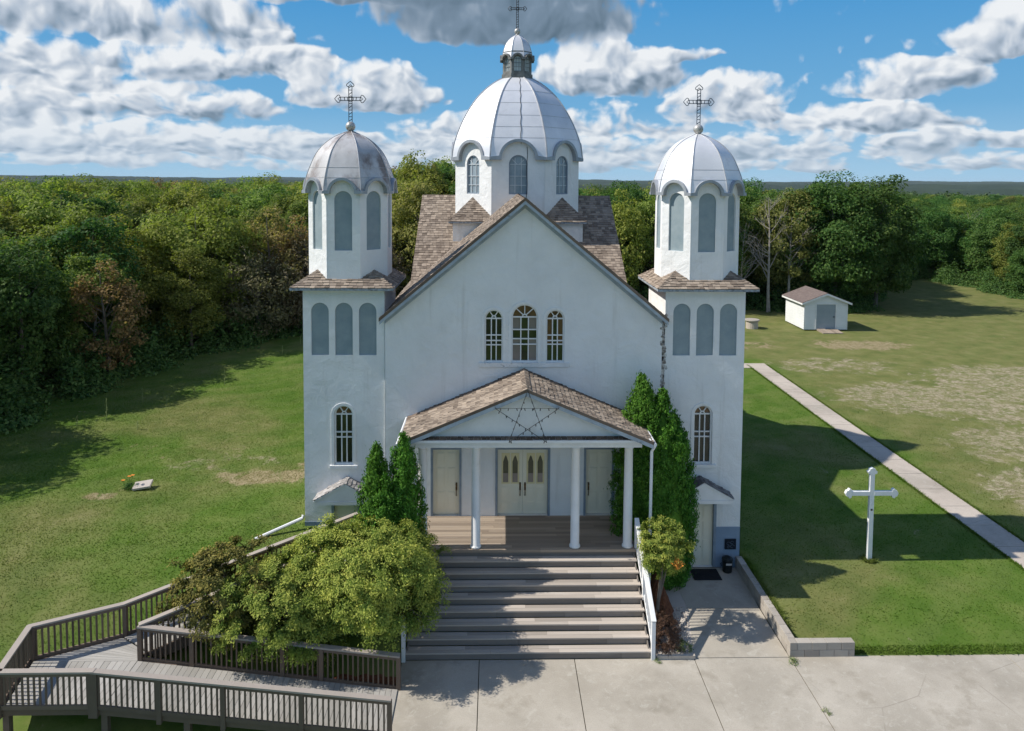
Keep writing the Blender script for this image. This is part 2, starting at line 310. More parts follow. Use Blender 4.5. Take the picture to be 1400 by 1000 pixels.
def ground_mat(blade=False):
    m = bpy.data.materials.new('grass_blade' if blade else 'mown_grass_ground'); m.use_nodes = True; nt = m.node_tree; nt.nodes.clear(); N = NT(nt)
    geo = N.new('ShaderNodeNewGeometry'); P = geo.outputs['Position']
    sp = N.new('ShaderNodeSeparateXYZ'); nt.links.new(P, sp.inputs[0])
    X, Y = sp.outputs[0], sp.outputs[1]
    n1 = N.noise(P, .16, 5, .6); n2 = N.noise(P, .75, 6, .65); n3 = N.noise(P, 22, 4, .7)
    lush = N.ramp(n2, [(.3, (.050, .108, .010)), (.5, (.078, .138, .018)), (.72, (.130, .172, .038))])
    dry = N.ramp(n2, [(.3, (.100, .122, .034)), (.55, (.165, .162, .058)), (.75, (.235, .21, .10))])
    # the right field is drier than the lawn by the church
    fx = N.sstep(N.m('ADD', X, N.m('MULTIPLY', N.m('SUBTRACT', n1, .5), 12)), 15.5, 19.5)
    f = N.m('MAXIMUM', N.m('MULTIPLY', fx, .9), N.sstep(n1, .44, .66, 0, .85))
    col = N.mix(f, lush, dry)
    # curved mowing passes on the left lawn
    wv = N.m('MULTIPLY_ADD', n1, 7.0, N.m('ADD', N.m('MULTIPLY', X, .75), N.m('MULTIPLY', Y, -1.0)))
    st = N.m('SINE', N.m('MULTIPLY', wv, 2.6))
    col = N.mix(N.m('MULTIPLY', N.sstep(st, -.2, .9), .22), col, (.165, .19, .06))
    n4 = N.noise(P, .9, 8, .75, .6)
    def patch(cx, cy, rx, ry, thr, c, amt=.9):
        d = N.vm('LENGTH', N.vm('MULTIPLY', N.vm('SUBTRACT', P, (cx, cy, 0)), (1/rx, 1/ry, 0)))
        v = N.m('MULTIPLY', N.sstep(N.m('ADD', n4, N.m('MULTIPLY', N.sstep(d, .25, 1.15, 0, 1), -.35)), thr, thr+.13), amt)
        return v, c
    brk = N.sstep(N.noise(P, 1.9, 8, .78, .8), .40, .58, .12, 1)
    straw = N.ramp(N.noise(P, 4.5, 7, .8), [(.3, (.11, .10, .04)), (.5, (.32, .265, .18)), (.7, (.56, .49, .38))])
    soil = N.ramp(N.noise(P, 3.5, 6, .7), [(.35, (.19, .15, .075)), (.65, (.36, .29, .185))])
    for args in [(24.0, 17.5, 7.5, 4.6, .29, straw), (32, 21, 9, 6, .31, straw), (25.5, 10.0, 7, 4.6, .31, straw), (21.8, 4.5, 4.2, 4.5, .31, straw),
                 (29, 14.5, 9, 4, .37, straw), (26.8, 31.0, 6, 2.6, .33, soil), (37, 14, 9, 9, .36, straw), (22, 25, 8, 4, .42, straw),
                 (-9.5, 4.0, 3.4, 1.2, .37, soil), (-7.9, 5.2, 1.3, 3.0, .40, soil), (-14.9, 2.3, 1.0, .5, .36, soil), (-13, 7, 7, 3, .52, soil), (-11.5, 5.5, 5, 2, .50, straw),
                 (-12.3, -8.0, 1.6, 1.3, .30, soil), (18, 31, 6, 3, .46, soil)]:
        v, c = patch(*args)
        if c is straw: v = N.m('MULTIPLY', v, brk)
        col = N.mix(v, col, c)
    if blade:
        col = N.mix(1.0, col, N.ramp(geo.outputs['Random Per Island'], [(0, (1.1, 1.2, .95)), (1, (1.6, 1.65, 1.45))]), 'MULTIPLY')
        col = N.mix(.2, col, (.16, .27, .04))
    else:
        far = N.sstep(N.vm('LENGTH', P), 75, 150)
        col = N.mix(far, col, (.050, .080, .024))
        col = N.mix(N.m('MULTIPLY', N.sstep(n3, .35, .7), .15), col, (.19, .22, .085))
        col = N.mix(N.m('MULTIPLY', N.sstep(n3, .5, .25), .12), col, (.035, .060, .010))
    b = N.new('ShaderNodeBsdfPrincipled'); nt.links.new(col, b.inputs['Base Color']); b.inputs['Roughness'].default_value = .9
    b.inputs['Specular IOR Level'].default_value = .1
    o = N.new('ShaderNodeOutputMaterial')
    if blade:
        nrm = N.vm('NORMALIZE', N.vm('ADD', N.vm('MULTIPLY', geo.outputs['Normal'], (.25, .25, .25)), (0, 0, 1))); nt.links.new(nrm, b.inputs['Normal'])
        t = N.new('ShaderNodeBsdfTranslucent'); nt.links.new(col, t.inputs[0]); mx = N.new('ShaderNodeMixShader'); mx.inputs[0].default_value = .5
        nt.links.new(b.outputs[0], mx.inputs[1]); nt.links.new(t.outputs[0], mx.inputs[2]); nt.links.new(mx.outputs[0], o.inputs[0])
    else:
        bn = N.new('ShaderNodeBump'); bn.inputs['Strength'].default_value = .25; bn.inputs['Distance'].default_value = .04
        nt.links.new(N.noise(P, 26, 5, .75), bn.inputs['Height']); nt.links.new(bn.outputs[0], b.inputs['Normal'])
        nt.links.new(b.outputs[0], o.inputs[0])
    return m
M['blade'] = ground_mat(True)
M['ground'] = ground_mat()

def concrete_mat(name, c1, c2, st):
    m = mat(name, c1, c2, .55, 8, .88, .25, 60, stain=st, sscale=1.1, samt=.6, sthr=.52, bdist=.01)
    nt = m.node_tree; N = NT(nt); b = nt.nodes['Principled BSDF']
    tc = N.new('ShaderNodeTexCoord'); base = b.inputs['Base Color'].links[0].from_socket
    f = N.sstep(N.noise(tc.outputs['Object'], 3.5, 8, .7, 1.2), .52, .72)
    g = N.sstep(N.noise(tc.outputs['Object'], 30, 4, .7), .4, .7)
    big = N.sstep(N.noise(tc.outputs['Object'], .42, 6, .6, .5), .48, .66)
    base = N.mix(N.m('MULTIPLY', big, .4), base, (.26, .235, .19))
    vo = N.new('ShaderNodeTexVoronoi', feature='DISTANCE_TO_EDGE'); wp = N.vm('ADD', tc.outputs['Object'], N.vm('MULTIPLY', N.vm('SUBTRACT', N.new('ShaderNodeTexNoise').outputs['Color'], (.5, .5, .5)), (.55, .55, 0)))
    nt.links.new(wp, vo.inputs['Vector']); vo.inputs['Scale'].default_value = .33
    ck = N.m('MULTIPLY', N.sstep(vo.outputs[0], .006, .001), N.sstep(N.noise(tc.outputs['Object'], .3, 2), .5, .6))
    base = N.mix(N.m('MULTIPLY', ck, .32), base, (.09, .08, .06))
    c = N.mix(N.m('MULTIPLY', f, .45), base, (.56, .53, .46))
    c = N.mix(N.m('MULTIPLY', g, .22), c, (.20, .18, .15))
    nt.links.new(c, b.inputs['Base Color']); return m
M['concrete'] = concrete_mat('worn_concrete', (.34, .305, .25), (.50, .455, .385), (.25, .22, .17))
M['pathcon'] = concrete_mat('path_concrete', (.42, .36, .30), (.54, .475, .40), (.34, .30, .25))
M['joint'] = mat('joint_dirt', (.045, .04, .03), (.09, .085, .05), 8, 4, .95)

# ------------------------------------------------------------------ mesh builder
class MB:
    def __init__(s): s.v = []; s.f = []; s.mi = []
    def add(s, vs, fs, mi=0):
        o = len(s.v); s.v.extend([tuple(p) for p in vs])
        for f in fs: s.f.append([i+o for i in f]); s.mi.append(mi)
        return s
    def box(s, x0, x1, y0, y1, z0, z1, mi=0):
        v = [(x, y, z) for z in (z0, z1) for y in (y0, y1) for x in (x0, x1)]
        return s.add(v, [(0, 2, 3, 1), (4, 5, 7, 6), (0, 1, 5, 4), (2, 6, 7, 3), (0, 4, 6, 2), (1, 3, 7, 5)], mi)
    def obox(s, c, ax, ay, az, hx, hy, hz, mi=0):
        c, ax, ay, az = map(Vector, (c, ax, ay, az))
        v = [c + ax*(hx*i) + ay*(hy*j) + az*(hz*k) for k in (-1, 1) for j in (-1, 1) for i in (-1, 1)]
        return s.add(v, [(0, 2, 3, 1), (4, 5, 7, 6), (0, 1, 5, 4), (2, 6, 7, 3), (0, 4, 6, 2), (1, 3, 7, 5)], mi)
    def beam(s, a, b, w, h, mi=0, upv=(0, 0, 1)):
        a, b = Vector(a), Vector(b); d = (b-a); L = d.length; d.normalize()
        n = Vector(upv) - d*d.dot(Vector(upv)); n.normalize(); sd_ = d.cross(n)
        return s.obox((a+b)/2, d, sd_, n, L/2, w/2, h/2, mi)
    def tube(s, pts, rad, seg=8, mi=0, cap=True):
        pts = [Vector(p) for p in pts]; n = len(pts)
        if not hasattr(rad, '__len__'): rad = [rad]*n
        rings = []; ref = None
        for i, p in enumerate(pts):
            d = (pts[min(i+1, n-1)] - pts[max(i-1, 0)]).normalized()
            if ref is None:
                ref = Vector((0, 0, 1)) if abs(d.z) < .9 else Vector((1, 0, 0))
            a = (ref - d*ref.dot(d)).normalized(); ref = a; b = d.cross(a)
            rings.append([p + (a*cos(2*pi*k/seg) + b*sin(2*pi*k/seg))*rad[i] for k in range(seg)])
        vs = [v for r in rings for v in r]; fs = []
        for i in range(n-1):
            for k in range(seg):
                fs.append((i*seg+k, i*seg+(k+1) % seg, (i+1)*seg+(k+1) % seg, (i+1)*seg+k))
        if cap: fs += [tuple(range(seg-1, -1, -1)), tuple((n-1)*seg+k for k in range(seg))]
        return s.add(vs, fs, mi)
    def lathe(s, prof, seg=24, c=(0, 0, 0), mi=0):
        c = Vector(c); vs = []; fs = []
        for r, z in prof:
            vs += [c + Vector((r*cos(2*pi*k/seg), r*sin(2*pi*k/seg), z)) for k in range(seg)]
        for i in range(len(prof)-1):
            for k in range(seg):
                fs.append((i*seg+k, i*seg+(k+1) % seg, (i+1)*seg+(k+1) % seg, (i+1)*seg+k))
        fs += [tuple(range(seg-1, -1, -1)), tuple((len(prof)-1)*seg+k for k in range(seg))]
        return s.add(vs, fs, mi)
    def plate(s, fr, outline, holes=(), n0=0.0, n1=-.2, mi=0):
        """flat plate with holes in frame fr=(origin,u,v,n); front at n0, back at n1"""
        o, u, v, n = fr
        loops = [list(outline)] + [list(h) for h in holes]
        tris = tessellate_polygon([[Vector((p[0], p[1], 0)) for p in L] for L in loops])
        flat = [p for L in loops for p in L]; k = len(flat)
        vs = [o + u*p[0] + v*p[1] + n*n0 for p in flat] + [o + u*p[0] + v*p[1] + n*n1 for p in flat]
        fs = []
        for t in tris:
            a, b, c = [Vector(flat[i]) for i in t]
            ccw = (b-a).x*(c-a).y - (b-a).y*(c-a).x > 0
            t = tuple(t) if ccw else tuple(reversed(t))
            fs.append(t); fs.append(tuple(i+k for i in reversed(t)))
        off = 0
        for li, L in enumerate(loops):
            m = len(L); area = sum(L[i][0]*L[(i+1) % m][1]-L[(i+1) % m][0]*L[i][1] for i in range(m))
            flip = (area > 0) == (li == 0)
            for i in range(m):
                a, b = off+i, off+(i+1) % m
                q = (a, a+k, b+k, b) if flip else (b, b+k, a+k, a)
                fs.append(q)
            off += m
        return s.add(vs, fs, mi)
    def build(s, name, mats, parent=None, smooth=False, bevel=0.0, loc=None):
        me = bpy.data.meshes.new(name); me.from_pydata(s.v, [], s.f); me.update()
        if not isinstance(mats, (list, tuple)): mats = [mats]
        for m in mats: me.materials.append(m)
        if len(mats) > 1: me.polygons.foreach_set('material_index', s.mi)
        if smooth: me.polygons.foreach_set('use_smooth', [True]*len(me.polygons))
        o = bpy.data.objects.new(name, me); COL.objects.link(o)
        if parent: o.parent = parent
        if loc: o.location = loc
        if bevel:
            b = o.modifiers.new('bevel', 'BEVEL'); b.width = bevel; b.segments = 2; b.limit_method = 'ANGLE'
        return o

def tag(o, label=None, cat=None, group=None, kind=None):
    if label: o['label'] = label
    if cat: o['category'] = cat
    if group: o['group'] = group
    if kind: o['kind'] = kind
    return o
def empty(name, loc, rz=0.0):
    o = bpy.data.objects.new(name, None); COL.objects.link(o); o.location = loc; o.rotation_euler.z = rz
    o.empty_display_size = .3; return o
def copy_tree(o, parent=None):
    c = o.copy(); COL.objects.link(c)
    if parent: c.parent = parent
    for ch in list(o.children): copy_tree(ch, c)
    return c
def frame(o, u, v=(0, 0, 1)):
    u = Vector(u).normalized(); v = Vector(v).normalized(); return (Vector(o), u, v, u.cross(v))
def arch(cx, z0, w, z1, seg=14):
    """round-headed opening outline: centre x, bottom, width, top of arch"""
    r = w/2; zs = z1-r
    return [(cx-r, z0), (cx+r, z0)] + [(cx+r*cos(pi*k/seg), zs+r*sin(pi*k/seg)) for k in range(seg+1)]
def rect(x0, x1, z0, z1): return [(x0, z0), (x1, z0), (x1, z1), (x0, z1)]

rng = random.Random(5)
def shingles(mb, o, u, v, poly, expo=.15, wmin=.11, wmax=.22, t=.016, mi=0, clip=True):
    """individual shingles on plane o+u*a+v*b covering the convex polygon poly (a,b)"""
    o, u, v = Vector(o), Vector(u).normalized(), Vector(v).normalized(); n = u.cross(v)
    if n.z < 0: n = -n
    def span(b):
        xs = []
        for i in range(len(poly)):
            (x0, y0), (x1, y1) = poly[i], poly[(i+1) % len(poly)]
            if abs(y1-y0) < 1e-9:
                if abs(b-y0) < 1e-6: xs += [x0, x1]
                continue
            tt = (b-y0)/(y1-y0)
            if -1e-9 <= tt <= 1+1e-9: xs.append(x0+(x1-x0)*tt)
        return (min(xs), max(xs)) if len(xs) > 1 else None
    b0 = min(p[1] for p in poly); b1 = max(p[1] for p in poly); b = b0; row = 0
    while b < b1-.01:
        bt = min(b+expo*1.12, b1); s0 = span(b+1e-6); s1 = span(bt-1e-6)
        if s0 and s1:
            a = min(s0[0], s1[0])-rng.random()*wmax; amax = max(s0[1], s1[1])
            while a < amax:
                w = rng.uniform(wmin, wmax); g = .004
                la, lb = max(a+g, s0[0]), min(a+w-g, s0[1]); ta, tb = max(a+g, s1[0]), min(a+w-g, s1[1])
                if lb-la > .015 or tb-ta > .015:
                    lb = max(lb, la+.002); tb = max(tb, ta+.002)
                    dj = rng.uniform(-.012, .012); h = t*rng.uniform(.8, 1.9); h2 = h*rng.uniform(.6, 1.25)
                    P = [o+u*la+v*(b+dj)+n*h, o+u*lb+v*(b+dj)+n*h2, o+u*tb+v*bt+n*.004, o+u*ta+v*bt+n*.004,
                         o+u*la+v*(b+dj), o+u*lb+v*(b+dj)]
                    mb.add(P, [(0, 1, 2, 3), (4, 5, 1, 0), (4, 0, 3), (5, 2, 1)], mi)
                a += w
        b += expo; row += 1

#GEOMETRY
GZ = -0.4      # level of the paved forecourt
def sm(a, b, x):
    t = np.clip((np.asarray(x, float)-a)/(b-a), 0, 1); return t*t*(3-2*t)
def ground_z(x, y):
    x = np.asarray(x, float); y = np.asarray(y, float)
    left = -.45 + 1.5*sm(-8.5, .3, y)
    left = left + .25*sm(5, 40, y)
    right = -.08 + .06*sm(0, 30, y) - .30*(1-sm(-4.55, -2.9, y))
    mid = left + (right-left)*sm(-7, 7, x)
    z = np.where(y > 0.3, mid, np.where(x < -3.385, left, right))
    z = np.where((x > -3.385) & (x < 7.145) & (y < .295), -.75, z)
    z = np.where((x >= 7.145) & (x < 8.7) & (y < -4.42), -.75, z); z = np.where((x >= 8.7) & (y < -4.53), -.75, z)
    z = np.where((x < -3.385) & (y < -4.4), z - .75*sm(-10.5, -6.5, x)*sm(-4.4, -5.7, y), z)
    d = np.hypot(x, y)
    und = (np.sin(x*.011+1.3)*np.cos(y*.009) + .6*np.sin(x*.023+y*.017))*1.2
    z = z + und*sm(90, 260, d) - 7.5*sm(110, 800, d)
    return z

# ------------------------------------------------------------------ setting
def build_ground():
    def axis(lo, hi, step, far, extra):
        a = list(np.arange(lo, hi+1e-6, step)); s_ = step
        v = lo
        left = []
        while v > -far: s_ *= 1.22; v -= s_; left.append(v)
        s_ = step; v = hi; right = []
        while v < far: s_ *= 1.22; v += s_; right.append(v)
        return np.array(sorted(set(left + a + right + extra)))
    xs = axis(-42, 62, .8, 9000, [-3.39, -3.38, 7.14, 7.15, 8.69, 8.71])
    ys = axis(-14, 60, .8, 9000, [-4.38, -4.42, -4.425, -4.46, -4.525, -4.535, -4.0, -3.2, .29, .3, -3.6])
    X, Y = np.meshgrid(xs, ys); Z = ground_z(X, Y)
    n, m = X.shape
    vs = np.stack([X.ravel(), Y.ravel(), Z.ravel()], 1)
    fs = [(i*m+j, i*m+j+1, (i+1)*m+j+1, (i+1)*m+j) for i in range(n-1) for j in range(m-1)]
    me = bpy.data.meshes.new('ground'); me.from_pydata(vs.tolist(), [], fs); me.materials.append(M['ground'])
    me.polygons.foreach_set('use_smooth', [True]*len(fs))
    o = bpy.data.objects.new('ground', me); COL.objects.link(o); tag(o, kind='structure')
build_ground()

def build_pavement():
    # forecourt: cast slabs with open joints over a dirt bed
    mb = MB()
    xs = [-3.36, -1.31, 1.22, 4.42, 7.0]
    def slab(poly):
        g = .011; k = len(poly); cx = sum(p[0] for p in poly)/k; cy = sum(p[1] for p in poly)/k
        q = [(p[0]-g*(1 if p[0] > cx else -1), p[1]-g*(1 if p[1] > cy else -1)) for p in poly]
        mb.add([(x, y, GZ) for x, y in q] + [(x, y, GZ-.12) for x, y in q],
               [tuple(range(k))] + [(i, i+k, (i+1) % k+k, (i+1) % k) for i in range(k)])
    rows = [-4.56, -9.4, -15, -22]
    for j in range(3):
        for i in range(4):
            slab([(xs[i], rows[j+1]), (xs[i+1], rows[j+1]), (xs[i+1], rows[j]), (xs[i], rows[j])])
        xr = [7.0, 12.9, 17.6, 24, 32]
        for i in range(4):
            slab([(xr[i], rows[j+1]), (xr[i+1], rows[j+1]), (xr[i+1], rows[j]+.06), (xr[i], rows[j]+.06)])
    slab([(4.42, -4.56), (7.0, -4.56), (7.0, -2.3), (4.85, -2.3)])
    slab([(4.85, -2.3), (7.0, -2.3), (7.12, -.0), (4.75, -.0)])
    tag(mb.build('pavement', M['concrete']), kind='structure')
    b = MB().box(-3.34, 31.9, -21.9, -4.6, GZ-.08, GZ-.02); b.box(3.3, 7.0, -4.6, .2, GZ-.08, GZ-.021)
    tag(b.build('pavement_bed', M['joint']), kind='structure')
    p = MB(); g = .01
    y = 25.4; x0, x1 = 16.15, 17.35
    while y > -4.2:
        y2 = y-1.55
        def zz(x, yy): return float(ground_z(x, yy))+.03
        sx_ = -.028*(25.4-y); s2 = -.028*(25.4-y2)
        sx_ = s2 = 0
        v = [(x0+sx_, y2+g), (x1+sx_, y2+g), (x1+sx_, y-g), (x0+sx_, y-g)]
        p.add([(a, b_, zz(a, b_)) for a, b_ in v] + [(a, b_, zz(a, b_)-.1) for a, b_ in v],
              [(0, 1, 2, 3), (0, 4, 5, 1), (1, 5, 6, 2), (2, 6, 7, 3), (3, 7, 4, 0)])
        y = y2
    x = 16.15-g
    while x > 7.4:
        v = [(x-1.5, 24.2), (x, 24.2), (x, 25.4), (x-1.5, 25.4)]
        p.add([(a, b_, zz(a, b_)+.002) for a, b_ in v] + [(a, b_, zz(a, b_)-.1) for a, b_ in v],
              [(0, 1, 2, 3), (0, 4, 5, 1), (1, 5, 6, 2), (2, 6, 7, 3), (3, 7, 4, 0)])
        x -= 1.5+g
    tag(p.build('path', M['pathcon']), kind='structure')
build_pavement()

# ------------------------------------------------------------------ the church
church = empty('church', (0, 0, 0))
tag(church, 'white stucco church with three silver domes and shingled roofs', 'church')
FR = frame((0, 0, 0), (1, 0, 0))                     # front wall frame: u = X, v = Z, n = -Y
HW = 4.46; EZ = 8.0; RZ = 11.72                      # nave half width, eave and ridge
# openings in the front wall
W3 = [arch(-.975, 6.44, .60, 8.16), arch(.02, 6.44, .86, 8.34, 18), arch(1.0, 6.44, .60, 8.16)]
D_C = rect(-.90, .88, 1.38, 3.66); D_L = rect(-3.0, -2.0, 1.38, 3.66); D_R = rect(1.98, 2.98, 1.38, 3.66)
def build_nave():
    b = MB()
    b.plate(FR, [(-HW, GZ-.3), (HW, GZ-.3), (HW, EZ), (0, RZ-.12), (-HW, EZ)], W3+[D_C, D_L, D_R], 0, -.28)
    for s in (-1, 1): b.box(s*HW-(.3 if s > 0 else 0), s*HW+(.3 if s < 0 else 0), .282, 19.4, GZ-.3, EZ-.02)
    b.plate(frame((0, 19.4, 0), (1, 0, 0)), [(-HW, GZ-.3), (HW, GZ-.3), (HW, EZ), (0, RZ-.12), (-HW, EZ)], (), 0, -.28)
    for s in (-1, 1):   # transept gables, nearly flush with the side walls
        f = frame((s*4.05, 10, 0), (0, s, 0))
        b.plate(f, [(-5.0, 5), (5.0, 5), (5.0, 8.1), (0, 11.5), (-5.0, 8.1)], (), 0, -.25)
    b.build('wall', M['stucco'], church)
    f = MB(); f.box(-HW+.02, HW-.02, -.012, .0-.002, GZ-.05, .95); f.build('foundation', M['found'], church)
    # roofs
    sl = (RZ-EZ)/HW; L = sqrt(1+sl*sl); lip = .30
    r = MB(); under = MB()
    for s in (-1, 1):
        ex = HW+.13; ez = RZ-sl*ex
        dv = Vector((-s, 0, sl))/L
        length = ex*L
        # eave starts further back where the towers stand
        shingles(r, (s*ex, 0, ez+.03), (0, 1, 0), dv, [(-lip, .0), (20.0, .0), (20.0, length), (-lip, length)], .15, .12, .24)
        nrm = Vector((s*sl, 0, 1)).normalized()
        c = Vector((s*ex/2, 10-lip/2, (ez+RZ)/2))-nrm*.045
        under.obox(c, (0, 1, 0), dv, nrm, 10+lip/2-.02, length/2, .06)
        # rake board on the front
        a = Vector((s*ex, -lip+.03, ez-.10)); e = Vector((s*.0, -lip+.03, RZ-.10))
    r.build('roof', M['shingle'], church); under.build('roof_deck', M['fascia'], church)
    k = MB()
    for s in (-1, 1):
        ex = HW+.13
        k.plate(frame((0, -lip-.005, 0), (1, 0, 0)), [(0, RZ+.015), (0, RZ-.17), (s*ex, RZ-sl*ex-.17), (s*ex, RZ-sl*ex+.015)][::(1 if s < 0 else -1)], (), 0, -.03)
        k.plate(frame((0, -.004, 0), (1, 0, 0)), [(0, RZ-.16), (0, RZ-.30), (s*HW, RZ-sl*HW-.30), (s*HW, RZ-sl*HW-.16)][::(1 if s < 0 else -1)], (), 0.03, .002)
    k.build('rake_board', M['rakeboard'], church)
    k = MB()
    for s in (-1, 1):
        ex = HW+.15
        k.plate(frame((0, -lip-.009, 0), (1, 0, 0)), [(0, RZ+.055), (0, RZ-.055), (s*ex, RZ-sl*ex-.055), (s*ex, RZ-sl*ex+.055)][::(1 if s < 0 else -1)], (), 0.004, -.02)
    k.build('roof_edge', M['shingledark'], church)
    # ridge caps
    rc = MB()
    y = -lip
    while y < 7.2:
        for s in (-1, 1):
            d = Vector((s, 0, -sl))/L; nn_ = Vector((s*sl, 0, 1)).normalized(); h = .03+.012*rng.random()
            o = Vector((0, y, RZ+.045))
            rc.add([o+nn_*0, o+Vector((0, .22, -.012)), o+d*.13+Vector((0, .22, -.012)), o+d*.13+nn_*0, o+d*.13-nn_*.03, o-nn_*.03], [(0, 1, 2, 3), (0, 3, 4, 5)])
        y += .17
    rc.build('ridge_cap', M['shingledark'], church)
    # transept roof
    t = MB(); tu = MB(); tz, ty, hx = 11.6, 10.0, 4.25; ts = .70; tl = 6.2; LL = sqrt(1+ts*ts)
    for s in (-1, 1):
        dv = Vector((0, -s, ts))/LL
        y0 = ty+s*tl; z0 = tz-ts*tl
        shingles(t, (0, y0, z0+.03), (1, 0, 0), dv, [(-hx, 0), (hx, 0), (hx, tl*LL), (-hx, tl*LL)], .16, .12, .24)
        nrm = Vector((0, s*ts, 1)).normalized()
        tu.obox(Vector((0, (y0+ty)/2, (z0+tz)/2))-nrm*.05, (1, 0, 0), dv, nrm, hx-.01, tl*LL/2, .06)
    t.build('transept_roof', M['shingle'], church); tu.build('transept_roof_deck', M['fascia'], church)
build_nave()

# window builder: frame, muntins and panes in frame fr at centre cx
def make_window(fr, cx, z0, w, z1, cols=3, rowz=(), pane=('glassgreen', 'glasstan', 'glassamber'), parent=church, name='window', inset=.12, fan=3, side=None, trim='white', mw=.035):
    fm = M[trim]; r = w/2; zs = z1-r; t = .05
    b = MB(); b.plate(fr, arch(cx, z0, w-.004, z1-.002), [arch(cx, z0+t, w-2*t, z1-t)], -inset+.06, -inset-.05)
    fo = b.build(name, fm, parent)
    mu = MB()
    def bar(x0, x1, a, c): mu.plate(fr, rect(x0, x1, a, c), (), -inset+.035, -inset-.02)
    iw = w-2*t; cw = iw*.30
    bar(cx-iw/2, cx+iw/2, zs-mw*.6, zs+mw*.6)
    xs = [cx-iw*.16, cx+iw*.16] if cols == 3 else [cx]
    for x in xs: bar(x-mw/2, x+mw/2, z0+t, zs-mw*.6)
    for zr in rowz: mu.plate(fr, rect(cx-iw/2, cx+iw/2, zr-mw/2, zr+mw/2), (), -inset+.040, -inset-.018)
    rr = r-t
    angs = {2: (60, 120), 3: (45, 90, 135)}.get(fan, ())
    for an in angs:
        a = R(an); d = Vector((cos(a), sin(a)))
        p0 = Vector((cx, zs+mw*.6))+d*(.06 if fan == 3 else .07); p1 = Vector((cx, zs))+d*(rr+.01); n_ = Vector((-d.y, d.x))*mw*.42
        mu.plate(fr, [tuple(p0-n_), tuple(p1-n_), tuple(p1+n_), tuple(p0+n_)], (), -inset+.037, -inset-.02)
    if fan:
        o = [(cx+.085*cos(pi*k/8), zs+mw*.5+.085*sin(pi*k/8)) for k in range(9)]
        i_ = [(cx+.05*cos(pi*k/8), zs+mw*.5+.05*sin(pi*k/8)) for k in range(9)]
        mu.plate(fr, o+i_[::-1], (), -inset+.042, -inset-.02)
    mu.build('muntin', fm, fo)
    p = MB(); o, u, v, n = fr; d = -inset-.012
    def pq(pts, mi): p.add([o+u*a+v*c+n*d for a, c in pts], [tuple(range(len(pts)))], mi)
    if cols == 3:
        e = [cx-iw/2-.01, xs[0], xs[1], cx+iw/2+.01]; zz = [z0+t-.01]+sorted(rowz)+[zs]
        for j in range(len(zz)-1):
            for i in range(3): pq(rect(e[i], e[i+1], zz[j], zz[j+1]), side(i, j) if side else (0 if i == 1 else 1))
        m_ = 8
        for i in range(m_):
            a0, a1 = pi*i/m_, pi*(i+1)/m_
            pq([(cx, zs), (cx+(rr+.01)*cos(a0), zs+(rr+.01)*sin(a0)), (cx+(rr+.01)*cos(a1), zs+(rr+.01)*sin(a1))], 2)
    else:
        pq(arch(cx, z0+t-.01, iw+.02, z1-t+.01), 0)
    p.build('pane', [M[k] for k in pane], fo)
    return fo
def window_surround(fr, cx, z0, w, z1, parent, width=.07, sill=True, mat_='stucco'):
    b = MB(); r = w/2
    b.plate(fr, arch(cx, z0-.0, w+2*width, z1+width, 18), [arch(cx, z0+.0005, w, z1, 18)], .025, .001)
    if sill: b.plate(fr, rect(cx-w/2-width-.05, cx+w/2+width+.05, z0-.10, z0-.001), (), .07, .001)
    return b.build('window_surround', M[mat_], parent)

def s3(i, j): return 0
make_window(FR, -.975, 6.44, .60, 8.16, 3, (7.0+.0, 7.14, 7.32), ('glassdark', 'glassgreen', 'glassgreen'), side=lambda i, j: 0 if j > 0 else 1, fan=2)
make_window(FR, .02, 6.44, .86, 8.34, 3, (7.02, 7.20, 7.50), ('glassgreen', 'glasstan', 'glassamber'), side=lambda i, j: 0 if (i == 1 or j == 2) else 1)
make_window(FR, 1.0, 6.44, .60, 8.16, 3, (7.02, 7.14, 7.32), ('glassgreen', 'glassamber', 'glassamber'), side=lambda i, j: 0 if (i == 1 or j == 0) else 1, fan=2)
for cx, w, z1 in ((-.975, .60, 8.16), (.02, .86, 8.34), (1.0, .60, 8.16)): window_surround(FR, cx, 6.44, w, z1, church, .085, False)
MB().box(-1.46, 1.48, -.06, -.001, 6.31, 6.438).build('window_sill', M['sill'], church)

# doors
def door_frame(outer, t=.07):
    b = MB(); x0, x1 = outer[0][0], outer[1][0]; z0, z1 = outer[0][1], outer[2][1]
    b.plate(FR, [(x0, z0), (x0+t, z0), (x0+t, z1-t), (x1-t, z1-t), (x1-t, z0), (x1, z0), (x1, z1), (x0, z1)], (), .03, -.2)
    return b.build('door_frame', M['trim'], church)
def raised(mb, x0, x1, z0, z1, y, d=.012):
    mb.box(x0, x1, y-d, y+.001, z0, z1); mb.box(x0+.03, x1-.03, y-d-.008, y-d+.001, z0+.03, z1-.03)
def handle(x, z, parent, y):
    b = MB(); b.box(x-.028, x+.028, y-.012, y, z-.06, z+.20); b.lathe([(.028, 0), (.034, .02), (.02, .035)], 10, (x, y-.03, z+.13))
    b.tube([(x, y-.01, z+.02), (x, y-.06, z-.02), (x, y-.06, z-.15), (x, y-.01, z-.20)], .014, 7)
    b.lathe([(.01, -.02), (.026, 0), (.01, .02)], 8, (x, y-.015, z-.22))
    return b.build('door_handle', M['brass'], parent)
def single_door(x0, x1, hx):
    y = .10; z0, z1 = 1.40, 3.585
    b = MB().box(x0, x1, y, y+.05, z0, z1); w = x1-x0
    for cx in (x0+w*.29, x0+w*.71):
        for a, c in ((1.55, 2.15), (2.30, 2.95), (3.08, 3.45)): raised(b, cx-w*.155, cx+w*.155, a, c, y)
    d = b.build('door', M['door'], church, bevel=.004); handle(hx, 2.25, d, y)
